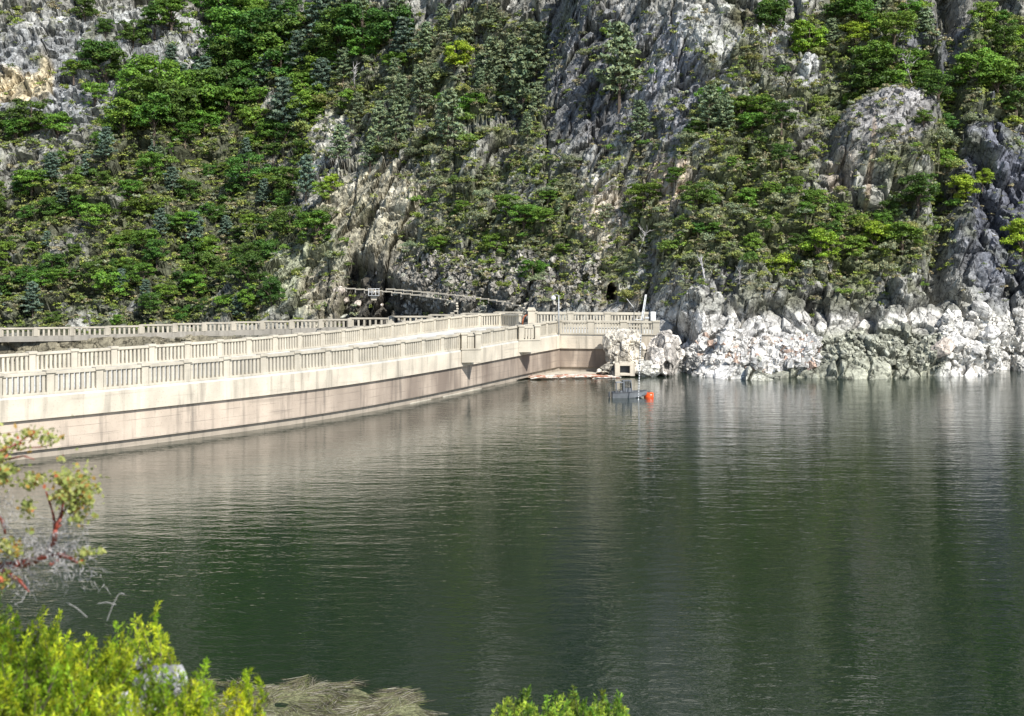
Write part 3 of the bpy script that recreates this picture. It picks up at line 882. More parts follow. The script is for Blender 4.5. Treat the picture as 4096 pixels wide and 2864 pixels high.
for i in range(12):
    boulder(rng.uniform(2640, 3240), rng.uniform(1465, 1500), rng.uniform(25, 60), grey_r + white_r[:2], "pale boulder standing at the waterline below the bright scree", "boulders along the waterline")
# hill boulders
for i in range(30):
    boulder(rng.uniform(1350, 2400), rng.uniform(1050, 1230), rng.uniform(18, 40), grey_r + warm_r, "grey-brown boulder on the slope just above the dam road", "boulders above the dam road")

# abutment outcrop in front of the wing
def outcrop(name, cxy, dims, seed, col, label, cat="rock outcrop", n=6):
    import bmesh
    bm = bmesh.new(); bmesh.ops.create_icosphere(bm, subdivisions=n, radius=1.0)
    co = np.array([v.co[:] for v in bm.verts]); fs = np.array([[v.index for v in f.verts] for f in bm.faces]); bm.free()
    e = np.abs(co) ** .55 * np.sign(co); e = e / np.maximum(1e-6, np.linalg.norm(e, axis=1))[:, None] * (.75 + .25 * np.abs(co).max(1))[:, None]
    rp = np.random.default_rng(seed * 7 + 1); rr_ = np.full(len(co), 1.25); dirs = co / np.linalg.norm(co, axis=1)[:, None]
    for _ in range(34):
        nn = rp.normal(size=3); nn /= np.linalg.norm(nn); dd = .72 + .3 * rp.random(); q_ = dirs @ nn
        rr_ = np.where(q_ > .1, np.minimum(rr_, dd / np.maximum(q_, .1)), rr_)
    co2 = dirs * rr_[:, None] * np.array(dims)
    q = co2 + seed * 31.7
    a1, b1, j1 = voro(q, 2.3, seed); a2, b2, j2 = voro(q, .9, seed + 3)
    co2 = co2 + co * (a1 * .30 - .2 * (1 - sstep(0, .07, b1)) + a2 * .10)[:, None]
    tint = np.tile(np.array(col), (len(co), 1)) * (1 + .8 * (j1 - .5) + .5 * (j2 - .5))[:, None]
    o = link(name, np_mesh(name, co2, fs, M["boulder"], tint)); o.location = cxy
    tag(o, label, cat); return o
outcrop("rock_outcrop", at(2492, 1415, 174.2), (2.7, 1.9, 2.75), 3, (.50, .455, .375), "big sunlit cream rock mass in front of the end wing")
outcrop("rock_outcrop", at(2455, 1480, 172.4), (2.3, 1.3, 1.2), 6, (.48, .44, .36), "lower cream rock shelf at the waterline left of the culvert")
outcrop("rock_outcrop", at(2660, 1410, 173.6), (2.2, 2.4, 3.0), 9, (.47, .43, .38), "blocky pale rock right of the last pier of the end wing")
outcrop("rock_outcrop", at(2590, 1480, 171.6), (1.8, 1.0, .95), 12, (.5, .48, .42), "low pale rock ledge right of the culvert")

# scree: innumerable small stones
def scatter_rocks():
    base = []
    for s in range(6):
        rr = np.random.default_rng(100 + s)
        c = np.array([(x, y, z) for x in (-1, 1) for y in (-1, 1) for z in (-1, 1)], float) * .7 + rr.normal(size=(8, 3)) * .22
        base.append(c)
    fq = np.array([(0, 1, 3, 2), (4, 6, 7, 5), (0, 4, 5, 1), (2, 3, 7, 6), (0, 2, 6, 4), (1, 5, 7, 3)])
    Vs, Fs, Cs = [], [], []; nb = 0
    def put(u, v, s, col):
        nonlocal nb
        p = spot(u, v)
        from mathutils import Euler
        R = np.array(Euler((rng.uniform(0, 6), rng.uniform(0, 6), rng.uniform(0, 6))).to_matrix())
        c = (base[rng.randrange(6)] * [1, .8, .6] * s) @ R.T + np.array([p.x, p.y - s * .2, p.z + s * .2])
        Vs.append(c); Fs.append(fq + nb); nb += 8
        Cs.append(np.tile(np.array(col) * rng.uniform(.75, 1.2), (8, 1)))
    for i in range(3000):
        u = rng.uniform(2640, 3260); v = rng.uniform(1375, 1500)
        put(u, v, rng.choice([.15, .22, .3, .4, .5, .7]), (.60, .58, .54) if rng.random() > .12 else (.45, .33, .26))
    for i in range(500):
        u = rng.uniform(3230, 3760); v = rng.uniform(1370, 1500)
        put(u, v, rng.choice([.15, .22, .3, .45]), (.31, .31, .245))
    for i in range(1200):
        put(rng.uniform(3750, 4150), rng.uniform(1290, 1480), rng.choice([.2, .3, .5]), (.60, .58, .53))
    for i in range(2500):
        put(rng.uniform(1600, 2400), rng.uniform(1020, 1240), rng.choice([.15, .22, .3, .5]), (.30, .28, .24))
    return np.concatenate(Vs), np.concatenate(Fs), np.concatenate(Cs)
v_, f_, c_ = scatter_rocks()
tag(link("scree", np_mesh("scree", v_, f_, M["boulder"], np.clip(c_, 0, .85))), "loose broken stones lying over the shore slope", "scree", kind="stuff")

# ------------------------------------------------------------------ vegetation builders
def leaf_cloud(rr, centers, radii, per, size, col, colvar=.25, flat=.75, elong=1.0, shell=.55, up=.35, clumpvar=.3):
    """leaf quads spread over clumps; returns verts, faces, tint"""
    c = np.repeat(np.asarray(centers, float), per, 0); r = np.repeat(np.asarray(radii, float), per)
    n = len(c); d = rr.normal(size=(n, 3)); d /= np.linalg.norm(d, axis=1)[:, None]
    d[:, 2] = np.where(d[:, 2] < -.3, -d[:, 2] * .6, d[:, 2])
    rad = r * (shell + (1 - shell) * rr.random(n)) * (1 + .25 * rr.normal(size=n) * (rr.random(n) < .25))
    p = c + d * rad[:, None] * [1, 1, flat]
    nn = d + rr.normal(size=(n, 3)) * .55 + [0, 0, up]; nn /= np.linalg.norm(nn, axis=1)[:, None]
    t = np.cross(nn, rr.normal(size=(n, 3))); t /= np.linalg.norm(t, axis=1)[:, None]; b = np.cross(nn, t)
    s = size * (.6 + .8 * rr.random(n))[:, None]
    t = t * s * elong; b = b * s
    V = np.stack([p - t - b * .3, p + b * .9 - t * .1, p + t + b * .2, p - b * .8 + t * .1], 1).reshape(-1, 3)
    Fq = np.arange(n * 4).reshape(n, 4)
    kc = np.repeat(1 + clumpvar * (rr.random(len(centers)) - .5) * 2, per)
    yel = rr.random(n)[:, None]
    cc = np.array(col)[None] * (kc * (1 + colvar * (rr.random(n) - .5) * 2))[:, None] * (1 + (np.array([.35, .08, -.2])[None]) * (yel - .5))
    return V, Fq, np.repeat(np.clip(cc, .003, .9), 4, 0)

def limbs(rr, n_, height, spread, r0, trunk_h, lean=(0, 0)):
    m_ = MB()
    top = Vector((lean[0], lean[1], height * .8))
    m_.tube([(0, 0, -.25), Vector((0, 0, trunk_h * .5)), Vector((lean[0] * .4, lean[1] * .4, trunk_h)), top], [r0 * 1.2, r0, r0 * .8, r0 * .2], 6)
    for i in range(n_):
        a = rr.uniform(0, 6.28); z = trunk_h * rr.uniform(.5, 1.3)
        e = Vector((math.cos(a) * spread * rr.uniform(.5, .9), math.sin(a) * spread * rr.uniform(.5, .9), z + height * rr.uniform(.15, .4)))
        s = Vector((lean[0] * .4 * z / trunk_h, lean[1] * .4 * z / trunk_h, z * .8)); md = s.lerp(e, .5) + Vector((0, 0, .05 * height))
        m_.tube([s, md, e], [r0 * .55, r0 * .35, r0 * .1], 5)
    return m_

def mb_mesh(m_, name, mt):
    me = bpy.data.meshes.new(name); me.from_pydata(m_.v, [], m_.f); me.materials.append(mt); return me

def oak_meshes(seed, col):
    """unit height 1"""
    rr = np.random.default_rng(seed); r2 = random.Random(seed)
    cs, rs = [], []
    nblob = 40
    for i in range(nblob):
        a = rr.random() * 6.28; rad = math.sqrt(rr.random()) * .42; z = .16 + .74 * rr.random() ** .8
        w_ = math.sqrt(max(.05, 1 - ((z - .5) / .55) ** 2))
        cs.append((math.cos(a) * rad * w_, math.sin(a) * rad * w_, z)); rs.append(.08 + .10 * rr.random())
    V, Fq, T = leaf_cloud(rr, cs, rs, 130, .020, col, flat=.8, clumpvar=.4)
    crown = np_mesh("crown", V, Fq, M["leaf"], T)
    return mb_mesh(limbs(r2, 6, 1, .35, .028, .3), "trunk", M["bark"]), crown

def shrub_meshes(seed, col, per=70, nb=16, size=.035, matk="shrub"):
    rr = np.random.default_rng(seed); cs, rs = [], []
    for i in range(nb):
        a = rr.random() * 6.28; rad = math.sqrt(rr.random()) * .55; z = .2 + .5 * rr.random() * (1 - rad)
        cs.append((math.cos(a) * rad, math.sin(a) * rad, z)); rs.append(.14 + .14 * rr.random())
    V, Fq, T = leaf_cloud(rr, cs, rs, per, size, col, flat=.8)
    return np_mesh("foliage", V, Fq, M[matk], T), (V, Fq, T)

def pine_meshes(seed, col, sparse=.5):
    rr = np.random.default_rng(seed); r2 = random.Random(seed); m_ = MB(); cs, rs = [], []
    lean = (r2.uniform(-.06, .06), 0)
    m_.tube([(0, 0, -.1), (lean[0] * .3, 0, .4), (lean[0], 0, .98)], [.02, .015, .003], 6)
    for i in range(52):
        z = .2 + .78 * (i / 52) ** .9; a = i * 2.4 + r2.uniform(-.4, .4)
        L = .30 * (1.08 - z) ** .55 * r2.uniform(.5, 1.15)
        s = Vector((lean[0] * z, 0, z)); e = s + Vector((math.cos(a) * L, math.sin(a) * L, L * r2.uniform(-.05, .35)))
        m_.tube([s, e], [.006, .002], 4, False)
        for t in (.45, .75, 1.0):
            if r2.random() < sparse + .3:
                q = s.lerp(e, t); cs.append(tuple(q)); rs.append(.045 + .03 * r2.random())
    cs.append((lean[0], 0, .99)); rs.append(.03)
    V, Fq, T = leaf_cloud(rr, cs, rs, 30, .014, col, flat=.6, elong=2.0, shell=.3)
    return mb_mesh(m_, "trunk", M["bark"]), np_mesh("crown", V, Fq, M["needles"], T)

def snag_mesh(seed):
    r2 = random.Random(seed); m_ = MB()
    m_.tube([(0, 0, -.1), (.02, 0, .4), (r2.uniform(-.1, .1), 0, .9)], [.03, .022, .006], 6)
    for i in range(12):
        z = r2.uniform(.15, .8); a = r2.uniform(0, 6.28); L = r2.uniform(.15, .5)
        s = Vector((.02, 0, z)); e = s + Vector((math.cos(a) * L, math.sin(a) * L * .5, L * r2.uniform(.1, 1)))
        md = s.lerp(e, .5) + Vector((r2.uniform(-.05, .05), 0, r2.uniform(-.05, .05)))
        m_.tube([s, md, e], [.014, .01, .003], 5)
        m_.tube([md, md + Vector((r2.uniform(-.15, .15), 0, r2.uniform(.05, .2)))], [.007, .002], 4)
    return mb_mesh(m_, "dead_tree", M["dead"])

OAK_G = [oak_meshes(s, (.125, .225, .03)) for s in range(5)]
OAK_D = [oak_meshes(10 + s, (.075, .145, .025)) for s in range(4)]
OAK_Y = [oak_meshes(20 + s, (.24, .34, .03)) for s in range(3)]
PINE = [pine_meshes(s, (.18, .23, .12)) for s in range(4)]
PINE_D = [pine_meshes(10 + s, (.12, .175, .12), .7) for s in range(2)]
SHR = {c: [shrub_meshes(40 + i * 3 + s, col) for s in range(3)] for i, (c, col) in enumerate(
    [("green", (.15, .23, .04)), ("olive", (.22, .25, .07)), ("grey-green", (.21, .24, .13)), ("bright", (.19, .29, .035))])}
SNAG = [snag_mesh(s) for s in range(4)]

def region(u, v):
    if v < 520 and u < 880 and vegat(u, v) < .45: return "on the pale grey outcrop at upper left"
    if u < 1150 and v > 880: return "on the lower left slope above the dam"
    if u < 900: return "in the dense wood on the left slope"
    if u < 1480 and v < 720: return "on the wooded slope left of the pine ridge"
    if u < 2250 and v < 600: return "on the pine ridge at top centre"
    if u < 2750 and v < 650: return "on the steep slabby cliff at top centre"
    if u < 2250: return "on the rocky centre slope above the dam"
    if u < 2750: return "on the broken rock above the end wing"
    if u >= 3780: return "on the dark cliff at far right"
    if v < 500: return "among the pale rocks at upper right"
    if v < 900: return "around the rounded dome on the right slope"
    return "on the slope above the white shore rocks"

placed = {}
def tree(kind, u, v, hpx, label=None, wide=1.0):
    """u, v: foot of the trunk; hpx: height in photo pixels"""
    sets = {"oak": OAK_G, "dark oak": OAK_D, "bright oak": OAK_Y, "pine": PINE, "blue pine": PINE_D}[kind]
    p = spot(u, v); tm, cm_ = rng.choice(sets)
    h = hpx / F * p.y
    t = empty("pine_tree" if "pine" in kind else "oak_tree", p, rng.uniform(0, 6.28))
    ws = wide * rng.uniform(.9, 1.2) * (1.0 if "pine" in kind else 1.18)
    if "pine" not in kind: h *= 1.1
    t.scale = (h * ws, h * ws, h)
    link("trunk", tm, t); link("crown", cm_, t)
    t["category"] = "tree"
    placed.setdefault((kind, region(u, v)), []).append((t, u, v, hpx, label))
    return t
def shrub(kind, u, v, wpx, label=None):
    p = spot(u, v); me_, _ = rng.choice(SHR[kind]); s = wpx / F * p.y / 1.3
    o = link("shrub", me_); o.location = p + Vector((0, -.28 * s, 0)); o.rotation_euler = (0, 0, rng.uniform(0, 6.28)); o.scale = (s, s, s * rng.uniform(.75, 1.1))
    o["category"] = "shrub"
    placed.setdefault((kind + " shrub", region(u, v)), []).append((o, u, v, wpx, label))

# trees one can pick out in the photograph: kind, foot u, foot v, height px, label
T = [("dark oak", 395, 300, 130, "round dark oak on the upper left outcrop, right of the pale blocks"), ("dark oak", 350, 120, 95, None), ("dark oak", 430, 170, 70, None),
     ("oak", 300, 335, 75, "small round oak alone on the grey outcrop"), ("oak", 385, 460, 100, "round oak at the lower right corner of the outcrop"), ("dark oak", 530, 180, 110, None),
     ("oak", 515, 345, 90, None), ("dark oak", 620, 130, 110, None), ("oak", 690, 150, 130, None), ("dark oak", 420, 330, 150, None), ("dark oak", 130, 540, 130, None), ("oak", 230, 560, 110, None),
     ("oak", 920, 300, 220, "tall bright oak at the head of the left wood"), ("dark oak", 1010, 290, 220, None), ("oak", 1000, 130, 130, None), ("dark oak", 860, 340, 150, None),
     ("oak", 620, 430, 190, "broad oak crown at the wood's upper left edge"), ("oak", 560, 480, 170, None), ("dark oak", 700, 560, 190, None), ("oak", 800, 520, 190, None),
     ("dark oak", 870, 470, 180, None), ("dark oak", 940, 480, 190, None), ("blue pine", 1130, 530, 230, "blue-grey pine standing in front of the left wood"), ("oak", 1240, 450, 110, None),
     ("blue pine", 1190, 300, 200, None), ("dark oak", 1080, 260, 200, None), ("blue pine", 1220, 790, 190, "blue-grey pine below the white slab at the ridge foot"),
     ("blue pine", 480, 1170, 110, "small blue-grey pine low on the left slope"), ("oak", 1400, 420, 100, None), ("dark oak", 1370, 230, 200, None), ("dark oak", 1450, 200, 180, None),
     ("dark oak", 1560, 180, 170, None), ("blue pine", 1610, 240, 200, None), ("pine", 1580, 620, 240, "tall thin pine at the left end of the pine ridge"),
     ("pine", 1680, 480, 200, None), ("pine", 1790, 600, 260, "grey-green pine in the middle of the pine ridge"), ("pine", 1510, 560, 180, None),
     ("pine", 2090, 440, 330, "largest leaning pine with a bare lower trunk at top centre"), ("pine", 2150, 310, 280, None), ("pine", 1980, 330, 240, None), ("pine", 1860, 230, 200, None),
     ("pine", 2480, 400, 350, "lone tall pine on the slabby cliff with a long bare trunk"), ("pine", 2560, 560, 170, None), ("pine", 2830, 560, 200, "grey-green pine standing among shrubs right of the slabby cliff"),
     ("pine", 2900, 570, 180, None), ("oak", 1905, 450, 90, None), ("oak", 1860, 470, 90, None), ("bright oak", 1820, 290, 120, None),
     ("oak", 3100, 110, 110, None), ("dark oak", 3080, 150, 130, None), ("bright oak", 3240, 230, 150, "bright green oak left of the small round oak, upper right"),
     ("bright oak", 3415, 205, 115, "small round bright oak between two grey rocks, upper right"), ("oak", 3560, 260, 150, None), ("oak", 3500, 360, 170, None), ("dark oak", 3470, 410, 150, None),
     ("oak", 3650, 300, 120, None), ("oak", 3700, 420, 120, None), ("oak", 3560, 400, 110, None), ("dark oak", 3720, 500, 110, None), ("oak", 3900, 400, 150, None), ("oak", 3980, 420, 150, None),
     ("dark oak", 4060, 480, 170, None), ("oak", 3920, 190, 120, None), ("bright oak", 4070, 200, 90, None), ("dark oak", 4050, 330, 110, None), ("pine", 3700, 190, 170, None),
     ("bright oak", 3120, 1095, 110, "leftmost bright green oak above the white shore rocks"), ("bright oak", 3270, 1090, 130, "bright green oak with bare white stems above the shore rocks"),
     ("bright oak", 3500, 1030, 130, "bright green oak highest in the row above the shore rocks"), ("oak", 3600, 1040, 120, None), ("oak", 3420, 1060, 90, None),
     ("bright oak", 3850, 820, 110, "bright oak in the cliff gully at far right"), ("bright oak", 3920, 770, 70, None), ("dark oak", 3660, 870, 140, None), ("oak", 3740, 760, 120, None),
     ("bright oak", 4080, 1050, 150, "bright green oak cut by the right edge on the dark cliff"), ("oak", 3790, 680, 90, None), ("oak", 3650, 640, 70, None), ("dark oak", 3560, 880, 90, None),
     ("oak", 2700, 760, 70, None), ("oak", 3000, 830, 90, None), ("dark oak", 2780, 870, 100, None), ("oak", 2130, 1140, 90, None), ("oak", 2030, 880, 90, None), ("oak", 1980, 1010, 80, None),
     ("pine", 1480, 700, 150, None), ("bright oak", 1330, 780, 80, None), ("oak", 1290, 820, 80, None), ("pine", 640, 700, 120, None), ("pine", 1700, 250, 170, None), ("pine", 1350,640,170,None)]
for a in T: tree(*a)
# fill the wood and the slopes
def too_near(u, v, lst, d): return any((u - a) ** 2 + (v - b) ** 2 < d * d for a, b in lst)
occ = [(a[1], a[2] - a[3] * .4) for a in T]
cnt = 0; tries = 0
while cnt < 225 and tries < 30000:
    tries += 1
    u = rng.uniform(-60, 4150); v = rng.uniform(60, 1300) if rng.random() < .7 else rng.uniform(60, 600)
    g = vegat(u, v)
    if u < 1300: lim = .62
    else: lim = .70 if 1350 < u < 2300 and v < 650 else .84
    if g < lim - rng.random() * .12: continue
    if too_near(u, v - 40, occ, 48 if u < 1300 else 60): continue
    kd = rng.choice(["oak", "oak", "dark oak", "dark oak", "blue pine"] if u < 1450 else ["oak", "dark oak", "pine", "oak"])
    if u > 2600 and kd == "pine" and v > 500: kd = "oak"
    if 1350 < u < 2300 and v < 700: kd = rng.choice(["pine", "pine", "pine", "pine", "oak"])
    h = rng.choice([.8, 1, 1, 1.35]) * rng.uniform(70, 120) * (1.15 if v < 600 else .85) * (.8 if u > 1450 else 1)
    if "pine" in kd: h *= 1.45
    tree(kd, u, v, h); occ.append((u, v - 40)); cnt += 1
# trees above the frame line, seen in the water only, are left to the ground cover
occ2 = []
cnt = tries = 0
while cnt < 290 and tries < 30000:
    tries += 1
    u = rng.uniform(-40, 4140); v = rng.uniform(60, 1245); g = vegat(u, v)
    if rng.random() > g * .95 + .05 or (u < 1300 and rng.random() < .45): continue
    if u < 1300 and g > .75 and rng.random() < .6: continue
    if too_near(u, v, occ2, 34): continue
    if 3400 < u < 3720 and 450 < v < 600 and rng.random() < .7: continue
    kd = rng.choice(["green", "green", "olive", "grey-green", "grey-green"] if u > 1300 else ["green", "green", "bright", "olive", "grey-green"])
    if u > 2700 and v < 520: kd = rng.choice(["olive", "green", "bright", "olive"])
    shrub(kd, u, v, rng.choice([1, 1, 1.35]) * rng.uniform(42, 88)); occ2.append((u, v)); cnt += 1
SN = [(1420, 360, 110), (1360, 250, 90), (3640, 340, 110, "bleached forked dead tree in front of the large oak, upper right"), (3700, 340, 80), (2070, 420, 90), (2810, 1160, 110, "thin grey dead tree above the scree"), (3330, 1110, 80),
      (3580, 1110, 60), (1050, 420, 60), (3500, 1260, 55, "fallen silver dead branches on the rim of the white ring"), (840, 880, 50), (2560, 1000, 90), (3760, 400, 70), (1140, 430, 60), (2950, 1170, 70), (2350, 560, 70)]
for i, a in enumerate(SN):
    p = spot(a[0], a[1]); o = link("dead_tree", SNAG[i % 4]); o.location = p; h = a[2] / F * p.y
    o.scale = (h, h, h); o.rotation_euler = (rng.uniform(-.2, .2), rng.uniform(-.5, .5), rng.uniform(0, 3))
    placed.setdefault(("bleached dead tree", region(a[0], a[1])), []).append((o, a[0], a[1], a[2], a[3] if len(a) > 3 else None)); o["category"] = "dead tree"

KIND = {"oak": "mid-green leafy oak", "dark oak": "dark green leafy oak", "bright oak": "bright yellow-green oak", "pine": "thin grey-green pine", "blue pine": "dense blue-green pine",
        "green shrub": "small green shrub", "olive shrub": "small olive shrub", "grey-green shrub": "small grey-green shrub", "bright shrub": "small bright green shrub", "bleached dead tree": "bare bleached dead tree"}
for (kd, rg), lst in placed.items():
    gname = KIND[kd].replace("small ", "") + "s " + rg
    free = [x for x in lst if not x[4]]
    for x in lst:
        x[0]["group"] = gname
        if x[4]: x[0]["label"] = x[4]
    picks = []
    if len(free) == 1: picks = [(free[0], "")]
    elif len(free) == 2:
        f = sorted(free, key=lambda x: x[1]); picks = [(f[0], "left-hand "), (f[1], "right-hand ")]
    elif len(free) == 3:
        f = sorted(free, key=lambda x: x[1]); picks = [(f[0], "leftmost "), (f[1], "middle "), (f[2], "rightmost ")]
    else:
        pool = list(free)
        for word, key in (("tallest ", lambda x: -x[3]), ("leftmost ", lambda x: x[1]), ("rightmost ", lambda x: -x[1]), ("highest-placed ", lambda x: x[2]), ("lowest-placed ", lambda x: -x[2])):
            if pool:
                b = sorted(free, key=key)[0]
                if b in pool: pool.remove(b); picks.append((b, word))
    for b, word in picks: b[0]["label"] = word + KIND[kd] + " " + rg
    for x in free:
        if "label" not in x[0]: x[0]["label"] = KIND[kd] + " in mixed growth " + rg

# brush: the uncountable low growth between them
def brush(n_, urange, vrange, name, label, seed):
    rr = random.Random(seed); Vs, Fs, Ts = [], [], []; nb = 0
    tmpl = []
    for i, col in enumerate([(.15, .22, .045), (.20, .24, .07), (.21, .24, .14), (.09, .14, .035), (.25, .24, .13), (.17, .25, .045)]):
        for s in range(2):
            q = np.random.default_rng(300 + i * 5 + s); cs = []; rs = []
            for b in range(6):
                a = q.random() * 6.28; rd = math.sqrt(q.random()) * .55; cs.append((math.cos(a) * rd, math.sin(a) * rd, .15 + .35 * q.random())); rs.append(.2 + .15 * q.random())
            tmpl.append(leaf_cloud(q, cs, rs, 16, .085, col))
    k_ = 0; tr = 0
    while k_ < n_ and tr < n_ * 30:
        tr += 1
        u = rr.uniform(*urange); v = rr.uniform(*vrange); g = vegat(u, v)
        if rr.random() > g * 1.0 + .05: continue
        if v > (1325 if u < 1500 else 1235): continue
        p = spot(u, v); s = rr.choice([.7, 1, 1.2]) * rr.uniform(18, 46) / F * p.y / 1.3; p = p + Vector((0, -.25 * s, 0))
        wts = [5, 5, 3, 3, 4, 4, 4, 4, 2, 2, 2, 2] if u < 1400 else [4, 4, 4, 4, 8, 8, 3, 3, 3, 3, 1, 1]
        V_, F_, T_ = rr.choices(tmpl, wts)[0]
        a = rr.uniform(0, 6.28); ca, sa = math.cos(a) * s, math.sin(a) * s
        x = V_[:, 0] * ca - V_[:, 1] * sa + p.x; y = V_[:, 0] * sa + V_[:, 1] * ca + p.y; z = V_[:, 2] * s * rr.uniform(.7, 1.1) + p.z
        Vs.append(np.stack([x, y, z], 1)); Fs.append(F_ + nb); nb += len(V_); Ts.append(T_ * rr.uniform(.7, 1.3)); k_ += 1
    o = link(name, np_mesh(name, np.concatenate(Vs), np.concatenate(Fs), M["shrub"], np.concatenate(Ts)))
    tag(o, label, "brush", kind="stuff")
brush(14500, (-300, 4400), (45, 1320), "brush", "low scrub and ground growth covering the rocky slopes", 3)

def upper_woods():
    """the wooded slope continuing above the picture, seen mirrored in the lake"""
    rr = random.Random(9); Vs, Fs, Ts = [], [], []; nb = 0
    q = np.random.default_rng(77); tm_ = []
    for col in ((.05, .085, .02), (.08, .11, .03)):
        cs = [(q.normal() * .3, q.normal() * .3, .4 + .4 * q.random()) for _ in range(8)]
        tm_.append(leaf_cloud(q, cs, [.25] * 8, 14, .14, col))
    for i in range(3000):
        j = rr.randrange(334, nr - 8); k_ = rr.randrange(0, ncn)
        if rr.random() > VG[j, k_]: continue
        p = PG[j, k_]; s = rr.uniform(3, 6)
        V_, F_, T_ = rr.choice(tm_)
        Vs.append(V_ * s + p); Fs.append(F_ + nb); nb += len(V_); Ts.append(T_)
    tag(link("upper_wood", np_mesh("upper_wood", np.concatenate(Vs), np.concatenate(Fs), M["leaf"], np.concatenate(Ts))), "distant wood high on the slope", "woodland", kind="stuff")
upper_woods()

# ------------------------------------------------------------------ driftwood line at the foot of the dam
def sticks(n_, fn, name, label, cat, mt, colr_fn, r=(.03, .08)):
    rr = random.Random(21); m_ = MB()
    for i in range(n_):
        p, L, a = fn(rr)
        d = Vector((math.cos(a), math.sin(a), rr.uniform(-.05, .12))) * L / 2
        rad = rr.uniform(*r)
        m_.tube([p - d, p + Vector((0, 0, rad * .5)), p + d], [rad * .7, rad, rad * .5], 5)
    me = mb_mesh(m_, name, mt)
    at_ = me.color_attributes.new("tint", 'FLOAT_COLOR', 'POINT')
    cols = []
    rr = random.Random(4)
    for i in range(n_):
        c = colr_fn(rr); cols += list(c + (1,)) * 15
    at_.data.foreach_set("color", cols)
    return tag(link(name, me), label, cat, kind="stuff")
def dfn(rr):
    t = rr.random(); u = 2130 + 330 * t; 
    Yw = EYE / ((1514 - 8 * t + rr.uniform(-3, 6)) - HY) * F
    return Vector(((u - CX) / F * Yw, Yw, .06 if u > 2385 else .2)), rr.uniform(.4, 1.8), rr.uniform(-.5, .5)
sticks(300, dfn, "driftwood", "reddish and white driftwood line floating at the foot of the dam", "driftwood", M["straw"],
       lambda r: r.choice([(.62, .55, .46), (.42, .16, .09), (.30, .12, .07), (.70, .66, .58), (.35, .25, .17)]), (.04, .10))
# reed mat near the camera
def rfn(rr):
    while True:
        u = rr.uniform(780, 1760); v = rr.uniform(2700, 2960)
        edge = 2722 + 55 * max(0, (u - 1250) / 500) + 90 * max(0, (u - 1560) / 200) ** 2 + 10 * math.sin(u * .03)
        if v > edge and math.sin(u * .021 + 1.3 * math.sin(v * .04)) + math.sin(v * .06 + u * .01) > -1.15 + .8 * rr.random(): break
    Yw = EYE / (v - HY) * F
    return Vector(((u - CX) / F * Yw, Yw, rr.uniform(.01, .07))), rr.uniform(.25, 1.1), rr.gauss(.0, .3) + 1.1 * math.sin(u * .011 + v * .03) + .5 * math.sin(u * .037)
sticks(5200, rfn, "reed_mat", "tangled mat of drifted dry reeds on the water below the bush", "reeds", M["straw"],
       lambda r: r.choice([(.16, .14, .08), (.22, .20, .12), (.10, .09, .05), (.17, .19, .06), (.40, .37, .28), (.06, .05, .035)]), (.004, .010))

us = np.linspace(740, 1800, 107); vsn = np.linspace(2700, 3000, 40)
US, VS = np.meshgrid(us, vsn); u_, v_ = US.ravel(), VS.ravel()
edge_ = 2722 + 55 * np.maximum(0, (u_ - 1250) / 500) + 90 * np.maximum(0, (u_ - 1560) / 200) ** 2 + 10 * np.sin(u_ * .03)
YW = EYE / (v_ - HY) * F; SP = np.stack([(u_ - CX) / F * YW, YW, YW * 0], 1)
SP[:, 2] = .10 * sstep(-8, 45, v_ - edge_) - .06 + .07 * fbm(SP * [1, .6, 1], .8, 31, 4)
sf = np.arange(len(u_)).reshape(US.shape); sf = np.stack([sf[:-1, :-1], sf[:-1, 1:], sf[1:, 1:], sf[1:, :-1]], -1).reshape(-1, 4)
tag(link("shoal", np_mesh("shoal", SP, sf, M["near_rock"], np.tile(np.array([.16, .16, .08]), (len(u_), 1)) * (1 + .5 * fbm(SP, .5, 8, 3))[:, None])), kind="structure")

# ------------------------------------------------------------------ near bank with bushes
gx = np.linspace(-14, 10, 121); gy = np.linspace(-6, 52, 146)
GX, GY = np.meshgrid(gx, gy); bx, byy = GX.ravel(), GY.ravel()
bz = np.interp(byy, [-6, 0, 4, 8, 12, 20, 36, 40, 52], [14.9, 14.2, 13.3, 12.7, 10.2, 5.2, -.6, -1.2, -3]) - .25 * np.clip(bx + 2, 0, 20) * np.clip(1 - byy / 40, 0, 1)
BP = np.stack([bx, byy, bz], 1); o1, c_1, id1 = voro(BP, 2.0, 55); BP[:, 2] += .25 * o1 * np.clip(byy / 10, .1, 1) + .12 * fbm(BP, 1.2, 5, 3)
bcol = np.tile(np.array([.20, .18, .14]), (len(bx), 1)) * (1 + .5 * (id1 - .5))[:, None]
ii = np.arange(len(bx)).reshape(GX.shape)
bf = np.stack([ii[:-1, :-1], ii[:-1, 1:], ii[1:, 1:], ii[1:, :-1]], -1).reshape(-1, 4)
tag(link("near_bank", np_mesh("near_bank", BP, bf, M["near_rock"], bcol)), kind="structure")

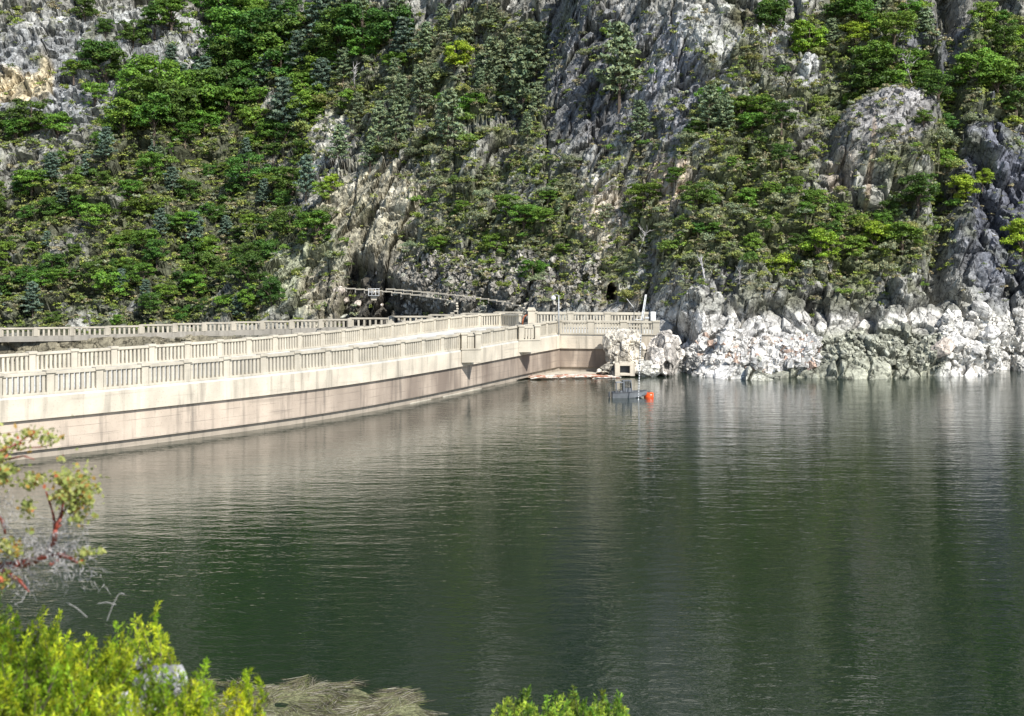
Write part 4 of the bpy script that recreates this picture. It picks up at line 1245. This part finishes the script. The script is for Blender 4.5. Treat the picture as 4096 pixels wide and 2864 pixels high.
def near_bush(name, outline, Yr, nsprig, label, seed, col, foot, leaf=.016, per=70, sprig_len=(.12, .3), upw=1.0, cat="bush"):
    """outline(u) gives top row of the bush; sprigs fill its volume"""
    rr = np.random.default_rng(seed); r2 = random.Random(seed)
    Vs, Ts, st = [], [], MB(); 
    t = empty(name, foot); tag(t, label, cat); bpy.context.view_layer.update()
    cnt = 0
    while cnt < nsprig:
        u = r2.uniform(outline[0][0], outline[-1][0]); top = np.interp(u, [o[0] for o in outline], [o[1] for o in outline])
        v = top + abs(r2.gauss(0, 1)) * 170 * r2.random() + r2.uniform(0, 1) ** .8 * (2960 - top) * .9
        if v > 2990: continue
        Y = r2.uniform(*Yr) + (v - top) / 600 * -1.2
        tip = at(u, v + (12 if Yr[0] < 10 else -12), Y)
        L = r2.uniform(*sprig_len); a = r2.uniform(-.7, .7)
        dr = Vector((math.sin(a) * .7 + .12, r2.uniform(-.45, .35), upw * math.cos(a))).normalized()
        base = tip - dr * L
        if cnt % 2 == 0: st.tube([base, base.lerp(tip, .5) + Vector((.004, 0, 0)), tip], [.0035, .0025, .001], 4, False)
        n_ = per
        s = rr.random(n_) ** .8
        ctr = np.array(base)[None] + np.outer(s, np.array(tip - base))
        dd = np.array(dr)[None] * .8 + rr.normal(size=(n_, 3)) * .55; dd /= np.linalg.norm(dd, axis=1)[:, None]
        ln = leaf * (.6 + .8 * rr.random(n_))[:, None]
        off = rr.normal(size=(n_, 3)) * .012 * (1 - s * .6)[:, None]
        p0 = ctr + off; p1 = p0 + dd * ln * 1.6
        side = np.cross(dd, rr.normal(size=(n_, 3))); side /= np.linalg.norm(side, axis=1)[:, None]; side *= ln * .22
        mid = (p0 + p1) / 2
        Vs.append(np.stack([p0, mid + side, p1, mid - side], 1).reshape(-1, 3))
        patch = float(fbm(np.array([[u / 60, Y * 2, v / 45]]), 1.3, 9, 2)[0])
        kcol = np.array(col) * (np.array([.75, 1, 1]) if patch < -.1 else 1) * (r2.uniform(.3, 1.2)) * (1.0 + .9 * patch) * (1 + np.outer(rr.random(n_) - .5, [.7, .4, .3])) 
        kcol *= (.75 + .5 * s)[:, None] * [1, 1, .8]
        Ts.append(np.repeat(kcol, 4, 0)); cnt += 1
    V_ = np.concatenate(Vs); T_ = np.clip(np.concatenate(Ts), .004, .8)
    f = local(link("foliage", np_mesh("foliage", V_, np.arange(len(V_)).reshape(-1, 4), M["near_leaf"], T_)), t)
    local(st.build("stems", M["bark"]), t)["kind"] = "stuff"
    return t
OUT1 = [(-140, 2380), (0, 2440), (60, 2400), (130, 2440), (190, 2395), (250, 2410), (300, 2480), (360, 2500), (420, 2490), (470, 2450), (530, 2420), (570, 2460), (600, 2440), (635, 2375), (650, 2470), (690, 2540), (640, 2590), (560, 2600)]
OUT1 = sorted(OUT1)
near_bush("bush", [(-140, 2400), (60, 2400), (130, 2440), (190, 2395), (250, 2420), (310, 2510), (400, 2500), (470, 2450), (530, 2430), (590, 2470), (640, 2380), (665, 2500), (690, 2560)], (7.2, 9.2), 1300,
          "large yellow-green needly bush filling the bottom left corner", 1, (.42, .50, .03), at(200, 2850, 8.5))
near_bush("bush", [(560, 2680), (640, 2620), (700, 2640), (780, 2650), (850, 2590), (880, 2640), (860, 2760)], (7.4, 8.6), 330,
          "yellow-green bush spray right of the pale rock at the bottom", 2, (.42, .50, .03), at(760, 2860, 8.2))
near_bush("bush", [(915, 2720), (960, 2670), (1000, 2640), (1040, 2690), (1095, 2620), (1110, 2700), (1060, 2800)], (7.4, 8.2), 90,
          "slender yellow-green sprig reaching over the reed mat", 3, (.48, .50, .02), at(880, 2864, 8.0))
near_bush("bush", [(1985, 2800), (2040, 2770), (2110, 2745), (2170, 2780), (2240, 2755), (2300, 2745), (2350, 2790), (2420, 2770), (2480, 2775), (2515, 2830)], (11, 13.0), 320,
          "olive-green bush top at the bottom edge near the middle", 4, (.34, .44, .06), at(2250, 3000, 12.0), leaf=.024, per=60, sprig_len=(.12, .28))
near_bush("bush", [(-160, 2200), (-60, 2210), (0, 2300), (30, 2360), (55, 2440)], (8.5, 9.5), 120,
          "darker green foliage at the left edge under the red-barked branch", 6, (.16, .24, .03), at(-60, 2700, 9.0))

def near_rock(pos, dims, seed, label):
    o = outcrop("rock", pos, dims, seed, (.24, .24, .245), label, "rock", 5); o.data.materials[0] = M["near_rock"]
    o.scale = (.085, .085, .085); return o
near_rock(at(640, 2735, 7.35), (1.35, 1.2, 1.25), 41, "pale grey rock showing between the bushes at bottom left")
near_rock(at(565, 2675, 7.5), (.5, .4, .5), 44, "small white rock poking out above the pale grey rock")
near_rock(at(500, 2840, 7.2), (1.6, 1.0, .9), 47, "darker grey rock low between the bushes at the bottom edge")

# red-barked shrub on the left
mz = empty("red_barked_shrub", at(-120, 2400, 7.0)); tag(mz, "red-barked shrub with yellow-orange leaf tips and grey twigs at the left edge", "shrub")
bpy.context.view_layer.update()
def Z5(u, v, Y=7.0): return at(.725 * u, 1700 + .725 * v, Y)
br = MB()
main = [([(-160, 830), (30, 780), (130, 765), (200, 745), (250, 725)], [.034, .026, .022, .018, .014]), ([(240, 730), (270, 690), (300, 640), (305, 575)], [.014, .013, .012, .012]),
        ([(305, 580), (325, 530), (345, 480), (400, 440), (445, 400)], [.012, .011, .010, .007, .004]), ([(305, 580), (295, 500), (275, 430), (255, 370)], [.009, .007, .006, .004]),
        ([(250, 725), (330, 715), (390, 735), (430, 760)], [.012, .010, .009, .005]), ([(345, 480), (350, 420), (380, 370), (400, 320)], [.008, .006, .005, .003]),
        ([(275, 770), (320, 745), (360, 700)], [.009, .007, .004]), ([(-160, 760), (40, 820), (110, 860), (160, 920)], [.02, .014, .009, .004]),
        ([(305, 575), (340, 550)], [.008, .004]), ([(-150, 420), (10, 520), (30, 600)], [.012, .01, .006]), ([(-140, 250), (40, 190), (130, 170), (190, 190)], [.008, .006, .004, .002]),
        ([(-140, 200), (60, 120), (160, 60), (230, 40)], [.007, .005, .003, .002]), ([(-100, 120), (100, 130), (250, 120), (320, 90)], [.006, .004, .003, .002])]
rz_ = random.Random(8)
for i, (pts, rd) in enumerate(main):
    br.tube([Z5(u, v, 7.0 + .12 * math.sin(i * 2.1 + j)) for j, (u, v) in enumerate(pts)], rd, 8)
local(br.build("branches", M["red_bark"], smooth=True), mz)
tw = MB()
def wander(u, v, Yt, a, n_, r0, depth):
    pts = []
    for s_ in range(n_):
        pts.append(Z5(u, v, Yt)); L = rz_.uniform(12, 26)
        u += math.cos(a) * L; v += math.sin(a) * L; a += rz_.uniform(-.6, .6); Yt += rz_.uniform(-.06, .06)
        if depth and s_ and rz_.random() < .55: wander(u, v, Yt, a + rz_.choice((-.9, .9)), 4, r0 * .7, depth - 1)
    tw.tube(pts, [r0 * (1 - .8 * q / (n_ - 1)) for q in range(n_)], 4, False)
for i in range(75):
    pts = main[rz_.choice([0, 0, 0, 1, 4, 4, 6, 7, 9, 9])][0]; q = rz_.randrange(len(pts) - 1); t_ = rz_.random()
    u = pts[q][0] * (1 - t_) + pts[q + 1][0] * t_; v = pts[q][1] * (1 - t_) + pts[q + 1][1] * t_
    wander(u, v, rz_.uniform(6.85, 7.2), rz_.choice((-1.6, -1.2, -.8, -2.2, .5, 1.0)) + rz_.uniform(-.4, .4), rz_.randint(5, 9), .0032, 2)
for a_, b_ in (((590, 1080), (650, 940)), ((650, 940), (685, 935)), ((540, 985), (640, 990)), ((370, 980), (480, 1060))):
    tw.tube([Z5(*a_), Z5((a_[0] + b_[0]) / 2, (a_[1] + b_[1]) / 2 - 10), Z5(*b_)], .0014, 4)
local(tw.build("twigs", M["dead"]), mz)["kind"] = "stuff"
CL = [(440, 330, 85, 90, 300), (340, 290, 45, 35, 120), (350, 400, 70, 50, 150), (200, 300, 60, 35, 110), (160, 330, 35, 30, 50), (480, 400, 45, 60, 110), (400, 460, 45, 35, 90), (425, 520, 40, 30, 50), (30, 250, 60, 45, 120), (10, 310, 60, 30, 60),
      (150, 460, 40, 40, 40), (50, 670, 75, 50, 150), (90, 700, 40, 30, 50), (470, 700, 45, 22, 70), (555, 690, 18, 14, 14), (525, 500, 14, 14, 8), (445, 750, 18, 30, 20),
      (60, 100, 110, 60, 70), (260, 70, 70, 40, 55), (160, 40, 60, 30, 40), (340, 185, 20, 12, 8), (20, 850, 60, 60, 90), (180, 580, 15, 12, 8), (0, 180, 60, 40, 40)]
rr = np.random.default_rng(5); Vs, Ts = [], []
for cu, cv, ru, rv, n_ in CL:
    n_ = int(n_ * 2.0)
    a = rr.random(n_) * 6.28; rad = np.abs(rr.normal(size=n_)) * .62 * np.where(rr.random(n_) < .12, 1.6, 1)
    for q in range(n_):
        c = np.array(Z5(cu + ru * rad[q] * math.cos(a[q]), cv + rv * rad[q] * math.sin(a[q]), 7.0 + rr.normal() * .12))
        nn = rr.normal(size=3) + [0, -.5, .3]; nn /= np.linalg.norm(nn); t_ = np.cross(nn, rr.normal(size=3)); t_ /= np.linalg.norm(t_); b_ = np.cross(nn, t_)
        s = .0095 * (.6 + .7 * rr.random())
        Vs.append([c - t_ * s * 1.3, c - t_ * s * .5 + b_ * s * .75, c + t_ * s * .7 + b_ * s * .65, c + t_ * s * 1.3, c + t_ * s * .7 - b_ * s * .65, c - t_ * s * .5 - b_ * s * .75])
        x = rr.random(); col = (.44, .46, .14) if x < .5 else (.30, .36, .09) if x < .8 else (.50, .30, .07) if x < .92 else (.55, .15, .06) if x < .95 else (.6, .58, .32)
        Ts.append([np.array(col) * (.7 + .5 * rr.random())] * 6)
V_ = np.array(Vs).reshape(-1, 3); T_ = np.clip(np.array(Ts).reshape(-1, 3), 0, .9)
local(link("leaves", np_mesh("leaves", V_, np.arange(len(V_)).reshape(-1, 6), M["near_leaf"], T_)), mz)
